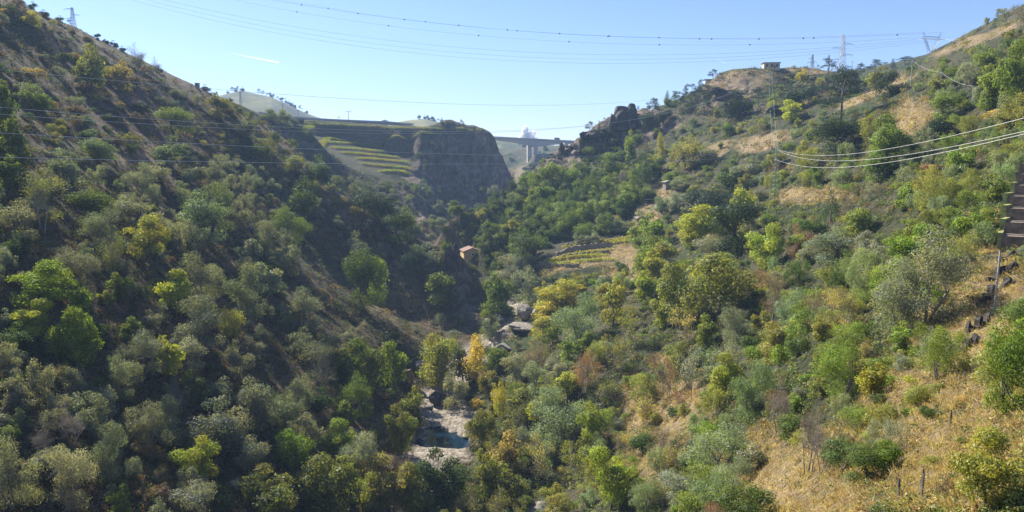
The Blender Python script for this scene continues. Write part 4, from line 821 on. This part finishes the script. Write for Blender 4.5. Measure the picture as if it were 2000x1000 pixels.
def pole(px, py0, py1, label, r=.12, mat=None, lean=(0, 0), Y=None, cross=0, name='utility_pole', cat='pole', sq=False):
    b_ = base_at(px, py1, Y); h = float(at(px, py0, b_[1]).z-b_[2]); e = empty(name, tuple(b_)); tp = np.array([lean[0]*h, lean[1]*h, h])
    part('shaft', [tube([np.array((0, 0, -.5)), tp], [r, r*.75], 4 if sq else 8)], mat or CONC, e)
    if cross: part('crossarm', [bar(tp+(-cross, 0, -.2), tp+(cross, 0, -.2), .06)], DSTEEL, e)
    for s in ((-1, 1) if cross else (0,)): part('insulator', [tube([tp+(s*cross*.95, 0, -.15), tp+(s*cross*.95, 0, .15)], [.06, .03], 6)], DROOF, e)
    tag(e, label, cat, 'poles on the slopes'); return b_+tp
p1 = pole(1779, 118, 166, 'grey pole beside the grassy terrace, left of the three slope poles', .17, Y=262); p2 = pole(1836, 141, 182, 'grey pole standing in the middle of the three slope poles', .13); p3 = pole(1899, 168, 203, 'grey pole farthest right of the three slope poles', .11)
pole(1941, 490, 613, 'light concrete pole rising from the straw-coloured slope', .1, Y=66, lean=(.02, 0)); pole(1350, 721, 781, 'lone thin brown pole among sparse mid-slope trees', .07, WOODP, Y=125); pole(1727, 117, 137, 'thin grey pole on the skyline between pine clumps', .14, Y=425); pole(1664, 120, 140, 'short thin pole right behind the tall lattice pylon', .14, Y=455, cross=1)
pole(1859, 83, 104, 'short pole on the right skyline bank', .1, Y=332)
pole(1795, 924, 1003, 'square light concrete fence post tilted slightly at the bottom edge', .085, OLDC, lean=(.05, 0), Y=26.5, name='concrete_post', cat='post', sq=True); pole(1752, 942, 1003, 'dark rusty post left of the concrete fence post', .055, WOODP, Y=27, name='rusty_post', cat='post', sq=True); pole(1855, 806, 846, 'dark short post in the straw grass above the yellow-green bush', .06, BLK, Y=37, name='dark_post', cat='post', sq=True)
hp = pole(1503, 142, 176, 'short braced cable pole below the hilltop house', .2, Y=448, cross=2.2, mat=DSTEEL); PHT = hp
# lamp masts on the road
def lamp(px, py0, py1, Y, label, L=1.3):
    z1 = float(at(px, py1, Y).z); x = float(at(px, py1, Y).x); h = float(at(px, py0, Y).z)-z1; e = empty('lamp_mast', (x, Y, z1)); part('mast', [tube([np.array((0, 0, -2.)), np.array((0, 0, h))], [.3, .16], 8)], DSTEEL, e)
    part('cross_bar', [bar((-L, 0, h*.97), (L, 0, h*.97), .12)], DSTEEL, e)
    for s in (-1, -.35, .35, 1): part('lamp_head', [box((s*L, 0, h*.97+.3), (.6, .5, .35))], DSTEEL, e)
    tag(e, label, 'lamp', 'lamp masts along the highway')
lamp(553, 192, 229, 585, 'tallest lamp mast, standing where the highway meets the left hillside', 2.6); lamp(681, 218, 237, 700, 'lone lamp mast with paired heads in the middle of the highway', 2.6); lamp(583, 216, 231, 690, 'short distant lamp mast just right of the tallest one', 1.6); lamp(662, 229, 236, 720, 'tiny lamp mast left of the lone paired-head mast', .8)
# highway: left viaduct and the big bridge
def deckline(pts, name, label, prof, railh=1.0, width=11):
    """deck along 3-D stations; prof(i) = girder depth at the station"""
    P_ = [np.array(p) for p in pts]; e = empty(name, tuple(P_[0])); o = P_[0]; sec = []
    for i, p in enumerate(P_):
        d = P_[min(i+1, len(P_)-1)]-P_[max(i-1, 0)]; d[2] = 0; d /= np.linalg.norm(d); n = np.array([d[1], -d[0], 0]); sec.append((p-o, n))
    def sweep(shape):
        V = []; Q = []; k = len(shape(0))
        for i, (p, n) in enumerate(sec): V += [p+n*a+np.array((0, 0, b)) for a, b in shape(i)]
        for i in range(len(sec)-1):
            for j in range(k): Q.append((i*k+j, i*k+(j+1) % k, (i+1)*k+(j+1) % k, (i+1)*k+j))
        if k == 4: Q += [(3, 2, 1, 0), tuple((len(sec)-1)*k+j for j in range(4))]
        return np.array(V), np.array(Q)
    w = width/2
    part('deck_slab', [sweep(lambda i: [(-w, -.1), (w, -.1), (w, -.7), (-w, -.7)])], CONC, e); part('girder', [sweep(lambda i: [(-w*.55, -.7), (w*.55, -.7), (w*.5, -prof(i)), (-w*.5, -prof(i))])], CONC, e)
    part('road_surface', [sweep(lambda i: [(-w+.5, -.05), (w-.5, -.05), (w-.5, -.09), (-w+.5, -.09)])], ASPH, e)
    for s in (-1, 1): part('parapet', [sweep(lambda i: [(s*(w-.15), railh), (s*(w+.15), railh), (s*(w+.15), -.3), (s*(w-.15), -.3)])], CONC, e)
    return e, sec, o
def st(a, b, n): return [tuple(np.array(at(*a))*(1-t_)+np.array(at(*b))*t_) for t_ in np.linspace(0, 1, n)]
pts = st((946, 267.5, 950), (1150, 278, 1100), 41)
def pf(i):
    px = 946+204*i/40; d = min(abs(px-1040), abs(px-1225), 95); return 3.2+6.8*(1-d/95)**2
e, sec, o = deckline(pts, 'road_bridge', '', pf, width=13)
tag(e, 'high concrete box-girder motorway bridge with twin slab piers across the gorge', 'bridge')
for px in (1033.5, 1045.5, 1105):
    q = at(px, 283, 1016); hb = gz(q.x, q.y)-3; top = 1; part('pier', [box((q.x-o[0], q.y-o[1], (hb+float(at(px, 279, 1016).z))/2-o[2]), (5.4, 7.5, float(at(px, 279, 1016).z)-hb), .15)], CONC, e)
vp = [tuple(at(*q)) for q in [(490, 221, 505), (520, 225.5, 540), (560, 230, 590), (600, 232.5, 635), (650, 235, 690), (700, 237, 730), (750, 239, 775), (800, 243, 830)]]
e, sec, o = deckline(vp, 'highway_viaduct', '', lambda i: 2.0, railh=.9); tag(e, 'long low highway viaduct running along the skyline left of the gorge', 'viaduct')
for p in (2, 3, 4, 5): part('pier', [box(sec[p][0]+np.array((0, 0, -7)), (1.6, 4, 11), .6)], CONC, e)
def truck():
    q = np.array(at(1088, 274.2, 1053)); q[2] += .2; e = empty('truck', tuple(q), math.atan2(float(pts[40][1]-pts[0][1]), float(pts[40][0]-pts[0][0])))
    part('trailer', [box((-1, 0, 2.3), (6.5, 2.4, 2.6))], DROOF, e); part('chassis', [box((0, 0, .85), (9, 1.8, .3))], DSTEEL, e); cb = part('cab', [box((3.6, 0, 1.9), (1.8, 2.4, 2.3)), box((3.3, 0, 3.2), (1.0, 2.2, .4))], DSTEEL, e); part('windscreen', [box((4.52, 0, 2.3), (.06, 2, .8))], GLASS, cb)
    for x in (-3.2, -2, 3.3):
        for s in (-1, 1): part('wheel', [tube([np.array((x, s*.9, .5)), np.array((x, s*1.2, .5))], [.5, .5], 12)], ASPH, e)
    tag(e, 'dark lorry driving across the middle of the high bridge', 'truck')
truck()
# houses
def gable(wd, dp, hw, hr, ov=.4):
    w, d = wd/2, dp/2; wallV = np.array([(-w, -d, 0), (w, -d, 0), (w, -d, hw), (0, -d, hw+hr), (-w, -d, hw), (-w, d, 0), (w, d, 0), (w, d, hw), (0, d, hw+hr), (-w, d, hw)], float)
    Q = [(0, 1, 2, 4), (4, 2, 3, 3), (6, 5, 9, 7), (7, 9, 8, 8), (1, 6, 7, 2), (5, 0, 4, 9)]
    return wallV, [tuple(q) for q in Q]
def roofg(wd, dp, hw, hr, ov=.5, th=.22):
    g_ = []
    for s in (-1, 1):
        w = wd/2+ov; dz = hr/(wd/2)*ov; d = dp/2+ov
        V = np.array([(s*w, -d, hw-dz), (s*w, d, hw-dz), (0, d, hw+hr), (0, -d, hw+hr)]); V2 = V+(0, 0, th); g_.append((np.concatenate([V, V2]), np.array([(0, 1, 2, 3), (7, 6, 5, 4), (0, 4, 5, 1), (2, 6, 7, 3), (0, 3, 7, 4), (1, 5, 6, 2)])))
    return g_
def house(px, py, Y, wd, dp, hw, hr, rz, wm, rm, label, wins, name='house', flat=False, door=None, drop=2.5):
    c = base_at(px, py, Y); c[2] = max(c[2], float(at(px, py, c[1]).z)); e = empty(name, tuple(c), rz)
    if flat:
        part('walls', [box((0, 0, hw/2-drop/2), (wd, dp, hw+drop))], wm, e); part('roof', [box((0, 0, hw+.15), (wd+1, dp+1, .35))], rm, e)
    else:
        bm = bmesh.new(); V, Q = gable(wd, dp, hw, hr); V[[0, 1, 5, 6], 2] = -drop; vs = [bm.verts.new(v) for v in V]
        for q in Q: bm.faces.new([vs[i] for i in dict.fromkeys(q)])
        me = bpy.data.meshes.new('walls'); bm.to_mesh(me); bm.free(); link('walls', me, wm, e); rf = part('roof', roofg(wd, dp, hw, hr), rm, e); part('chimney', [box((wd*.2, dp*.1, hw+hr*.9), (.6, .6, 1.2))], wm, rf)
    for (x, z, w, h) in wins:
        f = part('window', [box((x, -dp/2-.03, z), (w+.25, .1, h+.25))], DROOF if wm is not YEL else WHT, e); part('pane', [box((x, -dp/2-.1, z), (w, .06, h))], GLASS, f)
    if door: part('door', [box((door, -dp/2-.04, 1), (.95, .1, 2))], WOODP, e)
    tag(e, label, 'house' if name != 'stone_hut' else 'hut'); return e
house(919, 517, 345, 8, 9, 3.2, 1.5, .25, YEL, TILE, 'small yellow gabled house half hidden by the dark rock face', [(.3, 1.7, .8, 1.1), (2.3, 1.9, .6, .7)], drop=4)
house(1505, 138, 462, 9.5, 6, 3.4, 0, -.1, CREAM, DROOF, 'flat-roofed cream house on the right hilltop', [(-3, 1.8, 1.2, 1.5), (0, 1.8, 1.2, 1.5), (3, 1.8, 1.2, 1.5)], flat=True, door=1.6)
house(1385, 161, 468, 6, 4, .7, 0, 0, WHT, DROOF, 'low flat shelter at the left end of the hilltop', [(0, .3, 3, .3)], name='flat_shelter', flat=True)
house(750, 242, 860, 8, 7, 3.2, 1.2, .4, WHT, WHT, 'small white house behind the highway', [(-2, 1.8, 1, 1.2), (2, 1.8, 1, 1.2)])
house(1303, 369, None, 3.1, 3, 2.9, .6, .3, STONE, STONE, 'small ruined stone hut among the olive trees', [(0, 1.4, .5, .7)], name='stone_hut')
def tower():
    c = base_at(386, 180, 452); z0 = float(at(386, 178, 452).z); hh = float(at(386, 163, 452).z)-z0; e = empty('water_tower', (c[0], 452, z0)); part('shaft', [box((0, 0, hh/2-2), (2.1, 2.1, hh+4))], OLDC, e); part('cap', [box((0, 0, hh+.1), (2.5, 2.5, .25))], DROOF, e); part('opening', [box((0, -1.08, hh*.75), (.8, .08, .8))], GLASS, e)
    tag(e, 'small square grey tower poking above the left ridge', 'tower')
tower()
def gate():
    c = base_at(1116, 488); e = empty('gate_pillar', tuple(c)); part('pillar', [box((0, 0, 1.1), (.9, .9, 2.8))], BRNR, e); part('cap_stone', [box((0, 0, 2.6), (1.15, 1.15, .2))], STONE, e); tag(e, 'brown stone gate pillar at the left end of the vineyard wall', 'pillar')
    c = base_at(1267, 398); g_ = [box((0, 0, 1.6), (3.2, 5, .08), .5)]; e = empty('metal_roof', tuple(c)); part('roof_sheet', g_, STEEL, e)
    for sx, sy in ((-1, -1), (1, -1), (1, 1), (-1, 1)): part('post', [bar((sx*1.2, sy*1.8, -.6), (sx*1.2, sy*1.8, 1.6), .07)], WOODP, e)
    tag(e, 'small pale metal roof on posts among the olives', 'shelter')
gate()
# stepped concrete channel and the broken stone steps on the straw slope
def channel():
    a, b = base_at(1978, 474, 85), base_at(2012, 350, 106); e = empty('stepped_channel', tuple(a)); d = b-a; n = 7; L = np.linalg.norm(d[:2]); dr_ = d/n; u = np.array([d[0], d[1], 0])/L; s = np.array([u[1], -u[0], 0]); yaw = math.atan2(u[1], u[0]); rise = d[2]/n+.25
    rj = np.random.default_rng(5)
    for k in range(n):
        c = dr_*k+rj.normal(size=3)*(.12, .12, .1); yaw = math.atan2(u[1], u[0])+rj.normal()*.09; part('step', [box(c+(0, 0, rise*k*.15+.3), (L/n*1.02, 2.2, 1.9), yaw)], STEPM, e)
        for t_ in (-1, 1): part('side_wall', [box(c+s*t_*1.25+(0, 0, rise*k*.15+.75), (L/n*1.0, .5, 1.75), yaw)], MOSS if t_ < 0 else OLDC, e)
        part('ledge', [box(c+(0, 0, rise*k*.15+1.28), (.5, 2.2, .16), yaw)], OLDC, e)
    tag(e, 'mossy concrete stepped channel climbing at the right edge', 'channel')
channel()
SL = ['topmost broken dark stone step, just below the concrete channel', 'second broken dark stone step below the concrete channel, bush on it', 'long jagged dark stone step right of the light pole top', 'long jagged dark stone step crossing behind the light pole middle', 'short dark stone step left of the light pole', 'dark broken step at the foot of the light pole', 'dark notched step alone lower left of the light pole', 'small dark stump-like stone on the left rim of straw slope', 'dark stone chunk under the feathery willow, edge of straw slope']
for k, (px, py, w, h) in enumerate([(1977, 474, 44, 11), (1973, 499, 46, 13), (1958, 529, 56, 19), (1950, 559, 58, 17), (1923, 586, 32, 12), (1911, 629, 40, 22), (1893, 672, 38, 21), (1808, 688, 26, 14), (1886, 533, 34, 16)]):
    c = base_at(px, py+h/2); d = c[1]; W_ = w/F*d; H_ = h/F*d; r = np.random.default_rng(700+k); n = 17; parts_ = []
    prof = [.5]+[max(.12, min(1, .62+.45*math.sin(i*.85+k*1.7)+r.normal()*.14)) for i in range(n-2)]+[.3]
    V = []
    for i in range(n):
        x = -W_/2+W_*i/(n-1); hh = H_*prof[i]; yy = r.normal()*.06*W_
        g0 = gz(c[0]+x, c[1]+yy)-c[2]; hh = hh*1.1
        V += [(x, yy-.4, g0-.6), (x+r.normal()*.08, yy-.25+r.normal()*.08, g0+hh), (x+r.normal()*.08, yy+.3, g0+hh*r.uniform(.7, 1)), (x, yy+.4, g0-.6)]
    Q = [(i*4+j, i*4+4+j, i*4+5+j, i*4+1+j) for i in range(n-1) for j in range(3)]+[(0, 1, 2, 3), (4*n-4, 4*n-1, 4*n-2, 4*n-3)]
    o_ = link('broken_step', npmesh('broken_step', np.array(V), np.array(Q)), BLK); o_.location = c; tag(o_, SL[k], 'stone step', 'broken stone steps on the straw slope')
def stick(a, b, r, label, name='fallen_branch'):
    A_, B_ = base_at(*a), base_at(*b); A_[2] += .15; B_[2] += .3; m = (A_+B_)/2+(0, 0, .15); V, Q = tube([A_, m, B_], [r, r*.8, r*.4], 5); V = V-A_; o_ = link(name, npmesh(name, V, Q), PALEB); o_.location = A_; tag(o_, label, 'branch', 'fallen branches on the straw slope')
stick((1437, 938), (1470, 930), .04, 'pale fallen branch at the left of the straw slope'); stick((1548, 918), (1562, 940), .03, 'short white stick on the straw slope below the bare trees'); stick((1718, 842), (1732, 858), .03, 'pale stick above the dark evergreen bush'); stick((1775, 855), (1790, 866), .02, 'thin pale stick right of the dark evergreen bush')

# ------------------------------------------------------------------ cables
def A3(px, py, Y): return tuple(at(px, py, Y))
G1, G2, G3 = 'bright cables over the right slope', 'cables crossing from the left slope', 'high cables across the sky'
wire('power_cable', PYA+np.array((0, 0, .2)), A3(2090, 206, 60), (1750, 288), .02, WIRE, 'upper of the three bright cables sweeping to the right edge', G1)
wire('power_cable', PYA+np.array((.5, .3, -.2)), A3(2090, 235, 58), (1750, 305), .02, WIRE, 'middle of the three bright cables sweeping to the right edge', G1)
wire('power_cable', PYA+np.array((-.8, -.3, -2.6)), A3(2090, 239, 56), (1690, 323), .02, WIRE, 'lowest of the three bright cables sweeping to the right edge', G1)
T0 = PHT
wire('power_cable', A3(-120, 124, 95), T0, (560, 185), .027, WIRE, 'topmost long cable crossing from the left ridge to the hilltop', G2); wire('power_cable', A3(-120, 199, 95), T0+np.array((1, 0, -.3)), (360, 237), .027, WIRE, 'second long cable down, crossing the dark left slope', G2)
wire('power_cable', A3(-120, 214, 95), T0+np.array((-1, 0, -.5)), (430, 250), .027, WIRE, 'third long cable down, close under the second one', G2); wire('power_cable', A3(-120, 252, 90), PYA+np.array((-.5, 0, -.6)), (450, 284), .027, WIRE, 'fourth long cable down across the dark left slope', G2); wire('power_cable', A3(-120, 304, 85), PYA+np.array((-.6, 0, -1.6)), (480, 317), .027, WIRE, 'lowest long cable across the dark left slope', G2)
for k in range(2): wire('power_cable', PYA+np.array((.6*k-.3, 0, 0)), T0+np.array((-.8+1.6*k, 0, 0)), ((1506 if not k else 1514), 240), .03, GSTEEL, ['left', 'right'][k]+' cable climbing steeply from the green pylon to the hilltop pole', 'steep cables to the hilltop')
wire('power_cable', p1, p2, (1806, 133), .016, WIRE, 'thin cable between the left and middle slope poles', 'slope pole cables'); wire('power_cable', p2, p3, (1868, 160), .016, WIRE, 'thin cable between the middle and right slope poles', 'slope pole cables')
D0 = DPB+np.array((0, 0, DPH))
def DP(dx, dz): return DPB+np.array((dx, 0, DPH*dz))
wire('high_cable', A3(250, -60, 480), DP(-5.4, 1.28), (896, 50), .05, DWIRE, 'uppermost marker-ball cable, ending at the wide-headed pylon', G3, [589, 699, 789.6, 991, 1092.8, 1190, 1287])
wire('high_cable', A3(250, -66, 500), DP(5.4, 1.28), (1010, 60), .05, DWIRE, 'marker-ball cable second from the top', G3, [641, 831, 896, 1009.6, 1187, 1366, 1390, 1482, 1569, 1589, 1752])
wire('high_cable', A3(250, -50, 520), DP(0, 1.02), (1111, 81.6), .05, DWIRE, 'lowest marker-ball cable above the three plain cables', G3, [580, 759, 935, 1111, 1288, 1464])
for k, (y0, ym, dx) in enumerate([(-18, 107, -7), (-10, 116, 0), (-2, 124, 7)]): wire('high_cable', A3(250, y0, 470), DP(dx, .86), (1200, ym), .05, DWIRE, ['upper', 'middle', 'lower'][k]+' plain cable sagging below the marker-ball cables', G3)
for k, (dx, y) in enumerate([(-7, 76), (7, 84)]): wire('high_cable', DP(dx, .86), A3(2050, y-16, 300), (1900, y), .05, DWIRE, ['upper', 'lower'][k]+' cable leaving the wide-headed pylon to the right', G3)

# ------------------------------------------------------------------ far hills, cloud, contrail, haze
def far_hill(pts, Y, depth, name, base=-60, seed=0, dryness=.5):
    """skyline given by photo points, a hill of real depth behind and in front of it"""
    xs = np.linspace(pts[0][0], pts[-1][0], 90); ys = np.interp(xs, [p[0] for p in pts], [p[1] for p in pts]); a, b = ratios(xs, ys); X_ = a*Y; Z_ = b*Y+fbm(X_*.02, X_*0+seed, seed, 3)*2; rows = 40; V = []
    for j in range(rows):
        f = j/(rows-1)*2-1; k = 1-abs(f)**1.6; Yv = Y+f*depth
        for i in range(90): V.append((X_[i]*(Yv/Y if f < 0 else 1), Yv, base+(Z_[i]-base)*k+float(fbm(np.array([X_[i]*.012]), np.array([Yv*.012]), seed+3, 3)[0])*6*(k < .97)))
    ix = np.arange(rows*90).reshape(rows, 90); Q = np.stack([ix[:-1, :-1], ix[:-1, 1:], ix[1:, 1:], ix[1:, :-1]], -1).reshape(-1, 4)
    me = npmesh(name, np.array(V), Q, smooth=True); tag(link(name, me, HILLM), kind='structure'); return X_, Z_
t = NT('vineyard_hill'); g = t.n('ShaderNodeNewGeometry'); sx = t.n('ShaderNodeSeparateXYZ'); t.l(g.outputs['Position'], sx.inputs[0])
wv = t.n('ShaderNodeTexWave'); wv.wave_type = 'BANDS'; wv.bands_direction = 'Z'; wv.inputs['Scale'].default_value = .12; wv.inputs['Distortion'].default_value = 3; wv.inputs['Detail'].default_value = 3; wv.inputs['Detail Scale'].default_value = .08; t.l(g.outputs['Position'], wv.inputs[0])
nz = t.noise(.012, 6, .6, g.outputs['Position']); c = t.mix(wv.outputs['Fac'], (.13, .16, .06), (.34, .3, .12)); c = t.mix(t.ramp(nz, [(.45, 0), (.62, 1)]), c, (.06, .08, .035))
b = t.n('ShaderNodeBsdfPrincipled'); b.inputs['Roughness'].default_value = 1; t.l(c, b.inputs['Base Color']); t.l(b.outputs[0], t.out.inputs[0]); HILLM = t.m
X1, Z1 = far_hill([(340, 215), (415, 190), (440, 184), (472, 178), (500, 183), (530, 190), (560, 203), (600, 221), (640, 234), (700, 250)], 1400, 260, 'far_hill', seed=4)
X2, Z2 = far_hill([(730, 262), (760, 243), (790, 235), (830, 233), (865, 240), (900, 250), (940, 262), (1000, 275), (1060, 288)], 1350, 200, 'hill', seed=9)
X3, Z3 = far_hill([(940, 300), (975, 282), (990, 290), (1040, 287), (1080, 285), (1120, 284), (1200, 275), (1300, 270)], 1300, 200, 'terraced_hill', seed=12)
OW = 'first second third fourth fifth sixth seventh eighth ninth tenth eleventh twelfth thirteenth fourteenth fifteenth sixteenth seventeenth eighteenth'.split()
def skyline_trees(X_, Z_, Y, picks, label, group):
    for k, f in enumerate(picks):
        i = int(f*89); key = random.choice('DDN'); cr, tr, lm, bm = random.choice(PROTO[key]); s = random.uniform(7, 12)
        e = empty('far_tree', (X_[i], Y, Z_[i]-1.5), random.uniform(0, 6), (s, s, s*1.1)); c_ = link('crown', cr, lm, e); c_.color = (.05, .07, .045, 1)
        tag(e, OW[k]+' from the left '+label, 'tree', group)
skyline_trees(X1, Z1, 1400, [.30, .32, .34, .355, .38, .47, .49, .51, .53, .55, .57, .59, .61, .63, .66, .69, .72], 'of the tiny trees on the pale far hill', 'trees on the far hill skyline')
skyline_trees(X2, Z2, 1350, [.28, .31, .33, .35, .37, .39, .41, .43, .45, .47, .5, .53], 'of the tiny trees on the hill left of the bridge', 'trees on the small hill skyline')
skyline_trees(X3, Z3, 1300, [.22, .24, .27, .3, .33, .36, .39], 'of the tiny trees seen under the bridge', 'trees seen beneath the bridge')
def cloud(px, py, lobes, Y, seed):
    c = np.array(at(px, py, Y)); d = Y/F; parts_ = []; r = np.random.default_rng(seed)
    for k, (dx, dy, rad) in enumerate(lobes):
        for q in range(5):
            V, Q = rock_verts(300+k*5+q, 4, 1, 0); V = V/np.linalg.norm(V, axis=1)[:, None]; rr = rad*d*(.75 if q == 0 else r.uniform(.25, .5)); o = np.zeros(3) if q == 0 else rdir(r, 1, .3)[0]*rad*d*.7
            V = V*rr*(1+.3*fbm(V[:, 0]*3+k, V[:, 1]*3+V[:, 2]*2, k, 4))[:, None]; parts_.append((V+o+np.array([dx*d, r.uniform(-4, 4)*d, -dy*d]), Q))
    V, Q = join(parts_); return c, V, Q
def cloud_mat(dens, g):
    t = NT('cloud'); v = t.n('ShaderNodeVolumePrincipled'); v.inputs['Color'].default_value = (1, 1, 1, 1); v.inputs['Density'].default_value = dens; v.inputs['Anisotropy'].default_value = g; t.l(v.outputs[0], t.out.inputs['Volume']); return t.m
def hull(name, c, V, Q, mat, vox):
    o = link(name, npmesh(name, V, Q), None); md = o.modifiers.new('r', 'REMESH'); md.mode = 'VOXEL'; md.voxel_size = vox
    me = bpy.data.meshes.new_from_object(o.evaluated_get(bpy.context.evaluated_depsgraph_get())); o.modifiers.clear(); o.data = me; me.materials.clear(); me.materials.append(mat); o.location = c; tag(o, kind='structure')
CM = cloud_mat(.06, .3)
c, V, Q = cloud(1029, 267, [(-8, -1, 8), (-4, -9, 9), (-3, -16, 6.5), (13, -7, 7), (-8, -7, 4), (7, -5, 5), (13, -9, 4), (0, 3, 9), (11, 2, 6), (18, 4, 4), (-13, 4, 5), (3, -4, 6), (24, 6, 3)], 9000, 3); hull('cloud', c, V, Q, CM, 5)
c, V, Q = cloud(1012, 284, [(-16, 0, 5), (-8, -3, 6), (0, -2, 6), (10, -1, 6), (20, 0, 5), (30, 1, 4)], 9500, 6); hull('cloud', c, V, Q, CM, 6)
CLD = cloud_mat(.12, .5)
def trail(a, b, r0, r1, Y, name):
    A_, B_ = np.array(at(*a, Y)), np.array(at(*b, Y)); n = 40; V, Q = tube([A_+(B_-A_)*i/n for i in range(n+1)], [r0+(r1-r0)*i/n for i in range(n+1)], 8); o_ = link(name, npmesh(name, V, Q, smooth=True), CLD); tag(o_, kind='structure')
trail((440, 102), (545, 122.5), .5, 8, 9000, 'contrail'); trail((1388, 106), (1418, 124), .5, 3, 9000, 'contrail')
hz = NT('haze'); pv = hz.n('ShaderNodeVolumePrincipled'); pv.inputs['Color'].default_value = (.45, .66, 1, 1); pv.inputs['Density'].default_value = .00018; pv.inputs['Anisotropy'].default_value = .05; hz.l(pv.outputs[0], hz.out.inputs['Volume'])
V, Q = box((0, 950, 43), (1600, 2300, 220)); o_ = link('haze', npmesh('haze', V, Q), hz.m); tag(o_, kind='stuff')
lo_z = min(float(H.min()), -66)
o_.scale = (1, 1, 1)
print('H range', H.min(), H.max())
